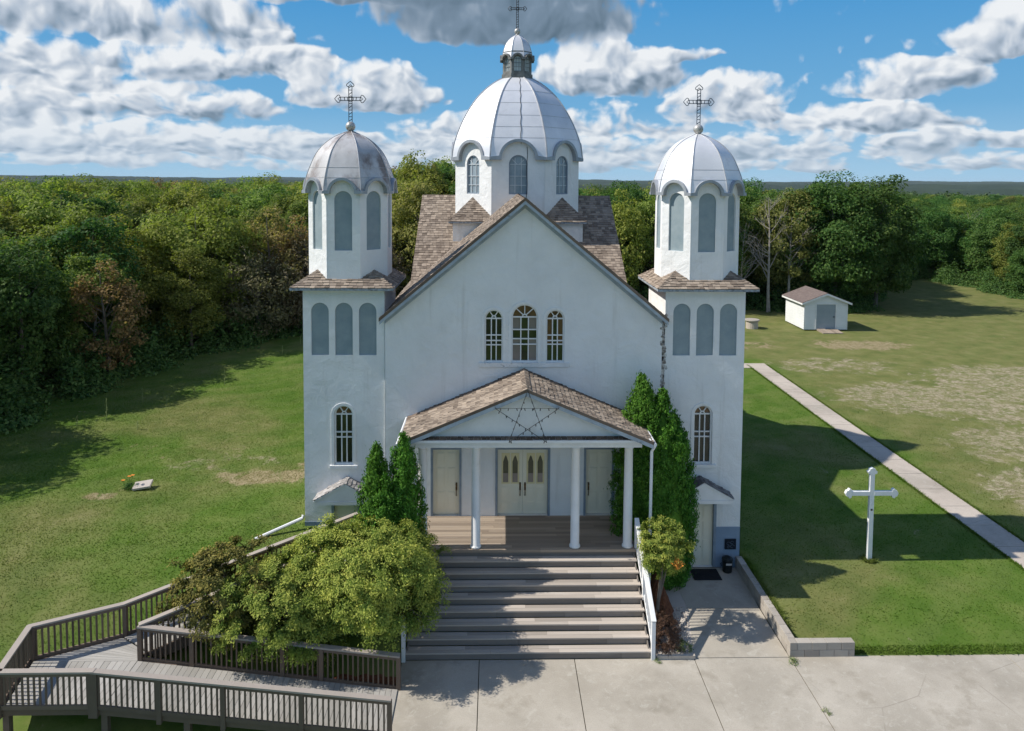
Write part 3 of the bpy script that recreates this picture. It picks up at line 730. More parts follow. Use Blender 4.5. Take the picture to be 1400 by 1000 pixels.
for o_, x0, x1, hx in ((D_L, -2.93, -2.07, -2.17), (D_R, 2.05, 2.91, 2.15)): door_frame(o_); single_door(x0, x1, hx)
door_frame(D_C)
def leaf(x0, x1, hx):
    y = .10; b = MB().box(x0, x1, y, y+.05, 1.40, 3.585); w = x1-x0
    for cx in (x0+w*.29, x0+w*.71):
        for a, c in ((1.52, 1.80), (1.92, 2.30)): raised(b, cx-w*.155, cx+w*.155, a, c, y)
    d = b.build('door', M['door'], church, bevel=.003); handle(hx, 2.25, d, y)
    for cx in (x0+w*.32, x0+w*.70):  # moulded, yellowed glazing surround
        gf = MB(); gf.plate(frame((0, y, 0), (1, 0, 0)), rect(cx-.135, cx+.135, 2.41, 3.43), [], .004, .001)
        gf.plate(frame((0, y, 0), (1, 0, 0)), rect(cx-.135, cx+.135, 2.41, 3.43), [rect(cx-.115, cx+.115, 2.43, 3.41)], .016, .0045)
        gf.build('glazing_frame', M['glazing'], d)
        g = MB()
        g.plate(frame((0, y, 0), (1, 0, 0)), [(cx-.085, 2.46), (cx+.085, 2.46), (cx+.085, 3.14), (cx+.06, 3.22), (cx+.035, 3.30), (cx, 3.36), (cx-.035, 3.30), (cx-.06, 3.22), (cx-.085, 3.14)], (), .010, .005, 0)
        g.plate(frame((0, y, 0), (1, 0, 0)), rect(cx-.085, cx+.085, 2.46, 2.76), (), .013, .011, 1)
        g.build('door_glass', [M['glassgreen'], M['glasstan']], d)
leaf(-.825, -.013, -.09); leaf(-.007, .805, .07)

# towers
def oct_frames(c, a, z):
    """frames of the eight faces of a regular octagon with apothem a"""
    out = []
    for k in range(8):
        an = -pi/2 + k*pi/4; n = Vector((cos(an), sin(an), 0)); u = Vector((-sin(an), cos(an), 0))
        out.append((Vector((c[0], c[1], z)) + n*a, u, Vector((0, 0, 1)), n))
    return out
def make_drum(c, a, z0, z1, opening, kind, parent, metal, rad, eave_z):
    side = 2*a*tan(pi/8)
    b = MB(); fr = oct_frames(c, a, 0)
    hole = arch(0, opening[0], opening[2], opening[1], 16)
    for f in fr: b.plate(f, rect(-side/2-.001, side/2+.001, z0, z1), [hole], 0, -.22)
    # cap so that no light gets in
    ra = a/cos(pi/8)-.03
    b.add([(c[0]+ra*cos(pi/8+k*pi/4), c[1]+ra*sin(pi/8+k*pi/4), z1-.01) for k in range(8)], [tuple(range(8))])
    d = b.build('drum', M['stucco'] if kind != 'lantern' else M['lantern'], parent)
    for f in fr:
        if kind == 'blind':
            p = MB(); p.plate(f, arch(0, opening[0]-.0, opening[2]+.02, opening[1]+.01, 16), (), -.055, -.09)
            p.build('blind_panel', M['panel'], d)
        elif kind == 'glazed':
            wv = MB(); w = opening[2]; zz = opening[1]-w/2
            wv.plate(f, arch(0, opening[0], w-.004, opening[1]-.002, 16), [arch(0, opening[0]+.05, w-.1, opening[1]-.05, 16)], -.03, -.12)
            mu = MB()
            for x in (-w*.17, w*.17): mu.plate(f, rect(x-.014, x+.014, opening[0]+.04, zz+w*.36), (), -.055, -.10)
            for z in (opening[0]+.38, opening[0]+.76, zz): mu.plate(f, rect(-w/2+.03, w/2-.03, z-.014, z+.014), (), -.052, -.102)
            for s in (-1, 1): mu.plate(f, [(s*.02, zz), (s*w*.30, zz+w*.27), (s*w*.33, zz+w*.25), (s*.05, zz)][::s], (), -.054, -.101)
            mu.build('muntin', M['muntin'], d)
            wo = wv.build('window', M['trim'], d)
        else:
            wv = MB(); w = opening[2]
            wv.plate(f, arch(0, opening[0], w-.004, opening[1]-.002, 12), [arch(0, opening[0]+.025, w-.05, opening[1]-.025, 12)], -.01, -.06)
            for x in (-w*.17, w*.17): wv.plate(f, rect(x-.008, x+.008, opening[0]+.02, opening[1]-.06), (), -.02, -.05)
            for k in (.3, .55, .8):
                z = opening[0]+(opening[1]-opening[0])*k; wv.plate(f, rect(-w/2+.01, w/2-.01, z-.008, z+.008), (), -.018, -.052)
            wo = wv.build('window', M['lantern'], d)
    if kind in ('glazed', 'lantern'):
        for f in fr:
            g = MB(); dd = .085 if kind == 'glazed' else .045
            g.plate(f, arch(0, opening[0]-.005, opening[2]+.01, opening[1]+.005, 14), (), -dd, -dd-.01)
            g.build('pane', M['drumglass'] if kind == 'glazed' else M['glassgrey'], d)
    return d
def prof_at(prof, z):
    zs = [p[1] for p in prof]; rs = [p[0] for p in prof]
    # smooth (Catmull-like) by dense cubic through numpy
    return float(np.interp(z, zs, rs))
def smooth_profile(prof, n=40):
    z = np.array([p[1] for p in prof]); r = np.array([p[0] for p in prof]); t = np.concatenate([[0], np.cumsum(np.hypot(np.diff(z), np.diff(r)))])
    tt = np.linspace(0, t[-1], n)
    # piecewise cubic Hermite
    def herm(y):
        m = np.gradient(y, t); k = np.clip(np.searchsorted(t, tt)-1, 0, len(t)-2); h = t[k+1]-t[k]; s = (tt-t[k])/h
        return (2*s**3-3*s**2+1)*y[k]+(s**3-2*s**2+s)*h*m[k]+(-2*s**3+3*s**2)*y[k+1]+(s**3-s**2)*h*m[k+1]
    return list(zip(herm(r), herm(z)))
def make_dome(c, prof, drum_a, rad, thick, parent, metal, proj, label=None, seams=(), name='dome'):
    """octagonal gored dome whose foot is cut by a round hood over every face"""
    P = smooth_profile(prof, 36); zb = prof[0][1]; T8 = tan(pi/8)
    zarr = [p[1] for p in P]; rarr = [p[0] for p in P]
    def ap(z): return float(np.interp(z, zarr, rarr))
    b = MB(); cols = 21
    ztop = zarr[-1]
    for k in range(8):
        an = -pi/2+k*pi/4; n = Vector((cos(an), sin(an), 0)); u = Vector((-sin(an), cos(an), 0)); o = Vector((c[0], c[1], 0))
        vs = []; rows = 24; us = np.linspace(-1, 1, cols)
        for uu in us:
            x0 = abs(uu)*ap(zb)*T8
            z0 = zb + (sqrt(max(rad*rad-x0*x0, 0)) if x0 < rad else 0)
            for j in range(rows+1):
                t = j/rows; z = z0+(ztop-z0)*(1-(1-t)**1.25); a = ap(z); f = (1-t)
                vs.append(o + n*a + u*(uu*a*T8) + Vector((0, 0, z)))
        fs = [(i*(rows+1)+j, (i+1)*(rows+1)+j, (i+1)*(rows+1)+j+1, i*(rows+1)+j+1) for i in range(cols-1) for j in range(rows)]
        b.add(vs, fs)
    d = b.build(name, metal, parent, smooth=False)
    d.data.polygons.foreach_set('use_smooth', [True]*len(d.data.polygons))
    # standing seams at the arrises and lap lines across the gores
    s = MB()
    for k in range(8):
        an = -pi/2+pi/8+k*pi/4
        s.tube([(c[0]+cos(an)*(r/cos(pi/8)+.004), c[1]+sin(an)*(r/cos(pi/8)+.004), z) for r, z in P], .018*max(.7, drum_a/1.6), 6)
    for zz in seams:
        r = (ap(zz)+.002)/cos(pi/8)
        pts = [(c[0]+r*cos(-pi/2+pi/8+k*pi/4), c[1]+r*sin(-pi/2+pi/8+k*pi/4), zz) for k in range(9)]
        for k in range(8): s.tube([pts[k], pts[k+1]], .007, 5, cap=False)
    s.build('seam', M['seam'], d)
    # hoods
    for k in range(8):
        an = -pi/2+k*pi/4; n = Vector((cos(an), sin(an), 0)); u = Vector((-sin(an), cos(an), 0)); f = (Vector((c[0], c[1], 0)), u, Vector((0, 0, 1)), n)
        R1, R0 = rad+thick*.5, rad-thick*.5; sw = (drum_a+proj)*T8
        seg = 20
        o = [(R1*cos(pi*i/seg), zb+R1*sin(pi*i/seg)) for i in range(seg+1)]
        i_ = [(R0*cos(pi*i/seg), zb+R0*sin(pi*i/seg)) for i in range(seg+1)]
        ol = [(sw, zb-thick*.4), (sw, zb+thick*.6)] + [(min(x, sw), z) for x, z in o if z > zb+thick*.6] + [(-sw, zb+thick*.6), (-sw, zb-thick*.4), (-R0, zb-thick*.4)] + i_[::-1] + [(R0, zb-thick*.4)]
        h = MB(); h.plate(f, ol, (), drum_a+proj, drum_a-.12)
        h.build('hood', M['hood'] if name != 'lantern_dome' else M['lantern'], d)
    return d
def lattice_cross(c, z0, zt, arm, zarm, mat_, parent, w=.055, r=.013):
    """openwork wrought-iron cross: twin bars, lozenge ends, ring at the crossing; stands in the XZ plane"""
    b = MB(); x, y = c
    hd = arm*.34
    def path(pts): b.tube([(x+p, y, q) for p, q in pts], r, 5)
    for s in (-1, 1):
        path([(s*w, z0), (s*w, zt-hd)])
        path([(-arm+hd, zarm+s*w), (arm-hd, zarm+s*w)])
    def end(cx, cz, dx, dz):
        px, pz = -dz, dx
        q = lambda a, p: (cx+dx*a+px*p, cz+dz*a+pz*p)
        path([q(-hd, -w), q(-hd*.98, -w*1.7), q(-hd*.80, -w*2.3), q(-hd*.55, -w*2.1), q(-hd*.2, -w*.8), q(0, 0), q(-hd*.2, w*.8), q(-hd*.55, w*2.1), q(-hd*.80, w*2.3), q(-hd*.98, w*1.7), q(-hd, w)]); path([q(-hd, -w), q(-hd*.6, 0), q(-hd, w)])
    end(0, zt, 0, 1); end(-arm, zarm, -1, 0); end(arm, zarm, 1, 0)
    for rr in (w*1.75, w*.85):
        path([(rr*cos(2*pi*k/12), zarm+rr*sin(2*pi*k/12)) for k in range(13)])
    k = 0; z = z0+.07
    while z < zt-hd:
        if abs(z-zarm) > w*2: path([(-w, z), (w, z)]) if k % 2 else path([(-w, z-.04), (w, z+.04)])
        z += .11; k += 1
    for s in (-1, 1):
        for t in (.35, .6): path([(s*arm*t, zarm-w), (s*arm*(t+.04), zarm+w)])
    return b.build('cross', mat_, parent)
def orb(c, z, r, parent):
    b = MB(); b.lathe([(r*.05, -r)]+[(r*cos(a), r*sin(a)) for a in np.linspace(-pi/2*.92, pi/2*.92, 13)]+[(r*.05, r)], 18, (c[0], c[1], z))
    b.lathe([(r*1.0, -r*1.75), (r*.55, -r*1.3), (r*.5, -r*.8)], 16, (c[0], c[1], z))
    return b.build('orb', M['orb'], parent, smooth=True)
def skirt_roof(c, half, oh, ze, slope, a, parent, ztop, double=True):
    b = MB(); e = half+oh
    def zr(d): return ze + slope*(e-d)         # height at square distance d from axis
    inner = a*.62
    for k in range(4):
        an = -pi/2+k*pi/2; n = Vector((cos(an), sin(an), 0)); u = Vector((-sin(an), cos(an), 0))
        dv = Vector((-n.x, -n.y, slope)); Ld = dv.length; dv.normalize()
        o = Vector((c[0], c[1], ze))+n*e
        shingles(b, o, u, dv, [(-e, 0), (e, 0), (inner, (e-inner)*Ld), (-inner, (e-inner)*Ld)], .125, .13, .24, .02)
    # hip caps
    for k in range(4):
        an = -pi/4+k*pi/2; dx, dy = (1 if cos(an) > 0 else -1), (1 if sin(an) > 0 else -1)
        m = 9
        for i in range(m):
            d0 = e-(e-a*.70)*i/m; d1 = e-(e-a*.70)*(i+1.25)/m
            p0 = Vector((c[0]+dx*d0, c[1]+dy*d0, zr(d0)+.045)); p1 = Vector((c[0]+dx*d1, c[1]+dy*d1, zr(d1)+.02))
            for sx, sy in ((1, 0), (0, 1)):
                w = .11; q = Vector((-dx*w*sx, -dy*w*sy, -.012))
                b.add([p0, p1, p1+q, p0+q], [(0, 1, 2, 3)])
    r_ = b.build('skirt_roof', M['shingle'], parent)
    f = MB(); t = .075
    f.plate((Vector((c[0], c[1], ze)), Vector((1, 0, 0)), Vector((0, 1, 0)), Vector((0, 0, 1))), rect(-e, e, -e, e), [rect(-half+.05, half-.05, -half+.05, half-.05)], -.004, -t)
    q = MB()
    dd = inner
    q.add([(c[0]+sx*e*.995, c[1]+sy*e*.995, ze-.003) for sx, sy in ((-1, -1), (1, -1), (1, 1), (-1, 1))] + [(c[0]+sx*dd, c[1]+sy*dd, zr(dd)-.01) for sx, sy in ((-1, -1), (1, -1), (1, 1), (-1, 1))],
          [(0, 1, 5, 4), (1, 2, 6, 5), (2, 3, 7, 6), (3, 0, 4, 7)])
    q.build('roof_deck', M['fascia'], parent)
    f.build('eave_board', M['fascia'], parent)
    return r_
def side_tower(cx, s):
    c = (cx, 1.36); half = 1.30; fy = .06
    f = frame((0, fy, 0), (1, 0, 0))
    zt = 8.86
    xw = cx + (-.03 if s < 0 else 0.0)
    blind = [arch(cx+d, 6.66, .56, 8.36) for d in (-.76, 0, .76)]
    win = arch(xw, 3.06, .62, 5.02)
    xd0, xd1 = (5.45, 6.38) if s > 0 else (-6.22, -5.28)
    holes = blind+[win]
    dz0 = GZ if s > 0 else .2
    holes.append(rect(xd0, xd1, dz0, 1.86))
    b = MB(); b.plate(f, rect(cx-half, cx+half, GZ-.5, zt), holes, 0, -.26)
    b.box(cx-half, cx-half+.26, fy+.262, fy+2*half, GZ-.5, zt-.002); b.box(cx+half-.26, cx+half, fy+.262, fy+2*half, GZ-.5, zt-.002)
    b.box(cx-half+.262, cx+half-.262, fy+2*half-.26, fy+2*half, GZ-.5, zt-.002)
    t = b.build('tower', M['stucco'], church)
    for h in (-.76, 0, .76):
        p = MB(); p.plate(f, arch(cx+h, 6.65, .58, 8.37), (), -.05, -.08)
        p.build('blind_panel', M['panel'], t)
    make_window(f, xw, 3.06, .62, 5.02, 3, (3.95, 4.12), ('glassgreen', 'glassdark', 'glassamber'), side=lambda i, j: 0 if (i == 1 and s < 0) else 1, fan=2)
    window_surround(f, xw, 3.06, .62, 5.02, church, .085)
    # basement door with trim
    d = MB().plate(f, [(xd0, dz0), (xd0, 1.86), (xd1, 1.86), (xd1, dz0), (xd1-.09, dz0), (xd1-.09, 1.78), (xd0+.09, 1.78), (xd0+.09, dz0)][::-1], (), .03, -.2)
    d.build('door_frame', M['trim'], church)
    dd = MB().box(xd0+.09, xd1-.09, fy+.09, fy+.13, dz0+.01, 1.78)
    w = xd1-xd0-.18
    for q in (.29, .71):
        for a_, c_ in ((dz0+.25, dz0+.85), (dz0+.98, dz0+1.5), (dz0+1.62, dz0+2.05)):
            if c_ < 1.7: raised(dd, xd0+.09+w*(q-.15), xd0+.09+w*(q+.15), a_, c_, fy+.09)
    do = dd.build('door', M['door'], church); 
    if s > 0: handle(xd0+.19, .62, do, fy+.09)
    # foundation paint
    fb = MB()
    if s > 0:
        fb.plate(f, rect(xd1, cx+half+.012, GZ-.2, .95), (), .012, .001)
        MB().plate(f, rect(cx-half, xd0, GZ-.2, .95), (), .012, .001).build('foundation', M['found'], church)
        fb.box(cx+half+.001, cx+half+.012, fy-.012, fy+2.6, GZ-.2, .95)
    else:
        fb.plate(f, rect(cx-half-.012, xd0, GZ-.2, 1.18), (), .012, .001)
        fb.box(cx-half-.012, cx-half-.001, fy-.012, fy+2.6, GZ-.2, 1.18)
    fb.build('foundation', M['found'], church)
    # little gabled hood above the basement door
    hc = 5.80 if s > 0 else -5.68; hw, pz, ez = .98, 2.66, 2.10
    sl = (pz-ez)/hw; L = sqrt(1+sl*sl); fr_ = -.52
    a = MB()
    for q in (-1, 1):
        shingles(a, (hc+q*hw, 0, ez+.02), (0, 1, 0), Vector((-q, 0, sl)), [(fr_, 0), (fy, 0), (fy, hw*L), (fr_, hw*L)], .135, .12, .2, .02)
    hr = a.build('awning_roof', M['shinglepale'] if s < 0 else M['shinglegrey'], church)
    bb = MB(); bb.plate(frame((0, fr_+.04, 0), (1, 0, 0)), [(hc-hw+.06, ez-.02), (hc+hw-.06, ez-.02), (hc, pz-.03)], (), 0, -.06)
    bb.box(hc-hw+.04, hc+hw-.04, fr_+.02, fy-.004, ez-.13, ez-.022)
    for q in (-1, 1):
        nrm = Vector((q*sl, 0, 1)).normalized()
        bb.obox(Vector((hc+q*hw/2, (fr_+fy)/2-.003, (ez+pz)/2-.02)), (0, 1, 0), Vector((-q, 0, sl)).normalized(), nrm, (fy-fr_)/2-.006, hw*L/2, .02)
    bb.build('awning_gable', M['white'], church)
    # skirt, drum, dome, cross
    skirt_roof(c, half, .33, 8.87, .68, 1.28, t, 9.8)
    make_drum(c, 1.285, 8.7, 12.42, (10.03, 11.93, .56), 'blind', church, None, .42, 11.9)
    prof = [(1.43, 11.88), (1.36, 12.3), (1.24, 12.68), (.97, 13.26), (.56, 13.66), (.24, 13.83), (.06, 13.91)]
    dm = make_dome(c, prof, 1.285, .43, .085, church, M['metalold'] if s < 0 else M['metal'], .20, seams=(12.36, 12.68))
    if s < 0: dm['label'] = 'rust stained silver dome'
    orb(c, 14.06, .165, church)
    lattice_cross(c, 14.20, 15.55, .52, 14.97, M['iron'] if s < 0 else M['ironblue'], church)
side_tower(-5.78, -1); side_tower(5.87, 1)

def central():
    c = (0, 10.0); a = 2.7
    b = MB().box(-2.72, 2.72, 10-2.72, 10+2.72, 8.2, 10.62); b.build('dome_base', M['stucco'], church)
    skirt_roof(c, 2.72, .17, 10.58, 1.0, a, church, 11.6)
    make_drum(c, a, 10.4, 14.0, (11.72, 13.36, .78), 'glazed', church, None, .72, 13.2)
    prof = [(2.86, 13.20), (2.79, 13.75), (2.63, 14.3), (2.22, 15.22), (1.6, 16.12), (.95, 16.68), (.60, 16.88)]
    make_dome(c, prof, a, .76, .12, church, M['metal'], .20, seams=(14.08, 14.55, 15.05, 15.6, 16.15))
    # lightning cable down the front gore
    P = smooth_profile(prof, 30)
    w = MB(); w.tube([(.10+.018*sin(i*1.7), 10-r-.015, z) for i, (r, z) in enumerate(P)][4:], .011, 5)
    w.tube([(.36+.02*sin(i), 7.285, 13.7-.2*i) for i in range(12)], .011, 5)
    w.build('lightning_cable', M['wire'], church)
    # lantern
    la = .64
    make_drum(c, la, 16.80, 18.02, (17.12, 17.80, .36), 'lantern', church, None, .2, 17.6)
    l = MB()
    for f in oct_frames(c, la, 0): l.plate(f, rect(-la*.4142-.02, la*.4142+.02, 16.78, 17.02), (), .045, .001)
    l.build('lantern_base', M['lantern'], church)
    prof = [(.68, 17.66), (.66, 17.86), (.60, 18.12), (.46, 18.46), (.25, 18.70), (.05, 18.82)]
    make_dome(c, prof, la, .215, .075, church, M['metal'], .13, name='lantern_dome')
    orb(c, 18.98, .14, church)
    lattice_cross(c, 19.1, 20.65, .42, 19.98, M['iron'], church, w=.045, r=.014)
central()

# peeling plaster strip between front wall and right tower
b = MB()
for i in range(110):
    z = rng.uniform(5.7, 8.0); x = 4.52+rng.gauss(0, .03)+.04*sin(z*5); w = rng.uniform(.02, .085); h = rng.uniform(.02, .10)
    an = rng.uniform(0, pi)
    pts = [(x+w*cos(an+k*2*pi/6)*rng.uniform(.5, 1), z+h*sin(an+k*2*pi/6)*rng.uniform(.5, 1)) for k in range(6)]
    y_ = .056 if x > 4.47 else -.004
    b.add([(p, y_-.003*rng.random(), q) for p, q in pts], [tuple(range(6))])
b.build('peeling_plaster', M['peel'], church)

# portico
def portico():
    RX, yf, pz, sl = 3.72, -2.40, 6.20, .42; L = sqrt(1+sl*sl)
    r = MB(); rd = MB(); u_ = MB()
    for s in (-1, 1):
        dv = Vector((-s, 0, sl)); o = (s*RX, 0, pz-sl*RX+.03)
        shingles(r, o, (0, 1, 0), dv, [(yf, 0), (-.34, 0), (-.34, RX*L), (yf, RX*L)], .15, .12, .2, .02)
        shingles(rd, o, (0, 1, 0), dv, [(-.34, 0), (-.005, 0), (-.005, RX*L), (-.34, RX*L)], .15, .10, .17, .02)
        nrm = Vector((s*sl, 0, 1)).normalized()
        u_.obox(Vector((s*RX/2, (yf-.004)/2, pz-sl*RX/2))-nrm*.05, (0, 1, 0), dv.normalized(), nrm, -yf/2-.012, RX*L/2, .055)
    y = yf
    while y < -.1:
        for s in (-1, 1):
            d = Vector((s, 0, -sl))/L; o = Vector((0, y, pz+.075))
            r.add([o, o+Vector((0, .22, -.02)), o+d*.14+Vector((0, .22, -.02)), o+d*.14, o+d*.14-Vector((0, 0, .03)), o-Vector((0, 0, .03))], [(0, 1, 2, 3), (0, 3, 4, 5)])
        y += .16
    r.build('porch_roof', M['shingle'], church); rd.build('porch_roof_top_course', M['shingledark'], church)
    u_.build('porch_roof_deck', M['fascia'], church)
    k = MB()
    for s in (-1, 1):
        k.plate(frame((0, yf-.004, 0), (1, 0, 0)), [(0, pz+.03), (0, pz-.15), (s*RX, pz-sl*RX-.15), (s*RX, pz-sl*RX+.03)][::(1 if s < 0 else -1)], (), 0, -.025)
    k.build('porch_rake_board', M['rakeboard'], church)
    k = MB()
    for s in (-1, 1):
        k.plate(frame((0, yf-.008, 0), (1, 0, 0)), [(0, pz+.06), (0, pz-.03), (s*RX, pz-sl*RX-.03), (s*RX, pz-sl*RX+.06)][::(1 if s < 0 else -1)], (), 0.004, -.02)
    k.build('porch_roof_edge', M['shingledark'], church)
    t = MB(); t.plate(frame((0, -2.12, 0), (1, 0, 0)), [(-3.42, 4.73), (3.42, 4.73), (0, 4.73+3.42*sl-.02)], (), 0, -.08)
    t.build('pediment', M['white'], church)
    lg = MB()
    shingles(lg, (0, -2.32, 4.735), (1, 0, 0), (0, .25, .05), [(-3.1, 0), (3.1, 0), (3.1, .20), (-3.1, .20)], .12, .1, .2, .014)
    lg.build('pediment_ledge', M['shingledark'], church)
    bm_ = MB().box(-3.42, 3.42, -2.20, -1.86, 4.46, 4.728)
    for s in (-1, 1): bm_.box(s*3.42-(.26 if s > 0 else 0), s*3.42+(.26 if s < 0 else 0), -1.858, -.004, 4.46, 4.725)
    bm_.box(-3.66, 3.66, -2.36, -2.202, 4.655, 4.727)
    bm_.build('porch_beam', M['white'], church)
    MB().box(-3.158, 3.158, -1.858, -.004, 4.60, 4.64).build('porch_ceiling', M['white'], church)
    for x in (-3.06, -1.48, 1.48, 3.06):
        cbm = MB(); cbm.lathe([(.165, 1.385), (.165, 1.43), (.135, 1.46), (.132, 3.0), (.122, 4.38), (.15, 4.41), (.15, 4.458)], 20, (x, -2.03, 0))
        o = cbm.build('column', M['white'], church, smooth=False)
        for p in o.data.polygons: p.use_smooth = abs(p.normal.z) < .5
    # floor of boards
    fl = MB(); y = -2.22
    while y < -.02:
        x = -3.3
        while x < 3.3:
            w = rng.uniform(1.6, 3.2); fl.box(x, min(x+w, 3.3)-.004, y, min(y+.136, -.006), 1.30, 1.378+rng.uniform(0, .004)); x += w
        y += .14
    fl.build('porch_floor', M['plank'], church)
    sk = MB().box(-3.28, 3.28, -2.19, -2.17, GZ, 1.29); sk.box(-3.28, -3.26, -2.168, -.02, GZ, 1.29); sk.box(3.26, 3.28, -2.168, -.02, GZ, 1.29)
    sk.build('porch_skirting', M['riser'], church)
    # gutters and downspouts
    g = MB()
    for s in (-1, 1): g.tube([(s*(RX+.05), yf-.02, pz-sl*RX-.02), (s*(RX+.05), -.03, pz-sl*RX)], .042, 8)
    g.build('gutter', M['pipe'], church)
    d = MB(); gz = pz-sl*RX-.05
    d.tube([(RX+.05, yf+.02, gz), (RX+.01, yf+.06, gz-.10), (RX-.03, -2.28, gz-.22), (RX-.04, -2.28, 1.0), (RX-.04, -2.28, GZ+.1)], .045, 8)
    d.build('downspout', M['pipe'], church)
    d = MB(); d.tube([(-RX-.05, yf+.02, gz), (-RX-.01, yf+.06, gz-.10), (-RX+.03, -2.28, gz-.22), (-RX+.04, -2.28, 1.0), (-RX+.04, -2.28, .2)], .045, 8)
    d.build('downspout', M['pipe'], church)
    # downspout leaving the left tower to the lawn
    d = MB(); d.tube([(-7.10, -.05, 1.45), (-7.13, -.10, 1.36), (-8.45, -.72, .98)], .055, 8)
    d.build('downspout', M['pipe'], church)
portico()

# star of wires on the porch gable
def star():
    b = MB(); y = -2.47
    P = {'t': (0.02, 6.26), 'l': (-.92, 5.72), 'r': (.93, 5.72), 'bl': (-.52, 4.72), 'br': (.58, 4.72)}
    for a, c in (('t', 'bl'), ('t', 'br'), ('l', 'br'), ('r', 'bl'), ('l', 'r')):
        (x0, z0), (x1, z1) = P[a], P[c]; dy = .012*(ord(a[0]) % 3)
        n = 24
        b.tube([(x0+(x1-x0)*i/n, y-dy, z0+(z1-z0)*i/n) for i in range(n+1)], .0085 if a+c != 'lr' else .006, 5)
        for i in range(2, n, 3):
            px, pz_ = x0+(x1-x0)*i/n, z0+(z1-z0)*i/n
            b.tube([(px, y-dy, pz_), (px+rng.uniform(-.03, .03), y-dy-.03, pz_-.06)], [.012, .016], 5)
    # tie wires to the ridge
    b.tube([(0.02, y, 6.26), (.05, -2.2, 6.3), (-.1, -1.4, 6.22)], .008, 4)
    for k in ('l', 'r'):
        x, z = P[k]; b.tube([(x, y, z), (x, yb, z+.02)], .008, 4) if (yb := -2.41) else None
    o = b.build('star_of_lights', M['wire'])
    tag(o, 'five pointed star of dark wire and small bulbs on the porch gable', 'star light')
star()
# ------------------------------------------------------------------ staircase
def staircase():
    st = empty('staircase', (0, -3.4, GZ)); tag(st, 'wide weathered wooden staircase climbing to the church porch', 'stairs')
    oy, oz = 3.4, -GZ
    rise = (1.385-GZ)/9; tr = .297
    for k in range(9):
        z = GZ+rise*(k+1); y0 = -4.58+tr*k
        rb = MB(); x = -3.25
        while x < 3.25:
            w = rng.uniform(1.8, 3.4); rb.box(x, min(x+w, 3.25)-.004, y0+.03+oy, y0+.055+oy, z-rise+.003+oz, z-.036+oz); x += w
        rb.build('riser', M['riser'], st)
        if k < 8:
            tb = MB()
            for j in range(2):
                x = -3.27
                while x < 3.27:
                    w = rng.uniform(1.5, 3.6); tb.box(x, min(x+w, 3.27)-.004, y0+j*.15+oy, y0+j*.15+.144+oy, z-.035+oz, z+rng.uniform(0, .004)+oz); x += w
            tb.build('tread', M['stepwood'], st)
    for s in (-1, 1):
        sg = MB()
        v = [(s*3.235, -4.53+oy, 0), (s*3.235, -2.20+oy, 0), (s*3.235, -2.20+oy, 1.3+oz), (s*3.235, -4.53+oy, .16)]
        sg.add(v+[(p[0]-s*.03, p[1], p[2]) for p in v], [(0, 1, 2, 3), (7, 6, 5, 4), (0, 4, 5, 1), (1, 5, 6, 2), (2, 6, 7, 3), (3, 7, 4, 0)])
        sg.build('stringer', M['riser'], st)
    for s in (-1, 1):
        x = s*3.31
        h = MB()
        A = Vector((x, -4.60+oy, .66+oz)); B = Vector((x, -2.12+oy, 2.28+oz))
        h.beam(A+Vector((0, -.05, .0)), B, .13, .05)
        rl = h.build('handrail', M['white'], st, bevel=.006)
        h = MB(); dz = Vector((0, 0, .80)); h.beam(A-dz+Vector((0, .03, .02)), B-dz, .05, .07); h.beam(A-Vector((0, .0, .10)), B-Vector((0, 0, .10)), .035, .09); h.build('bottom_rail', M['white'], rl)
        for t, zb in ((0.0, 0.0), (.5, None), (1.0, None)):
            P = A.lerp(B, t); zf = 0.0 if t == 0 else (1.385+oz if t == 1 else P.z-.95)
            MB().box(P.x-.05, P.x+.05, P.y-.05, P.y+.05, zf, P.z-.025).build('post', M['white'], rl)
        n = 17
        for i in range(1, n):
            if i == n//2: continue
            P = A.lerp(B, i/n); MB().box(P.x-.017, P.x+.017, P.y-.017, P.y+.017, P.z-.78, P.z-.06).build('baluster', M['white'], rl)
staircase()

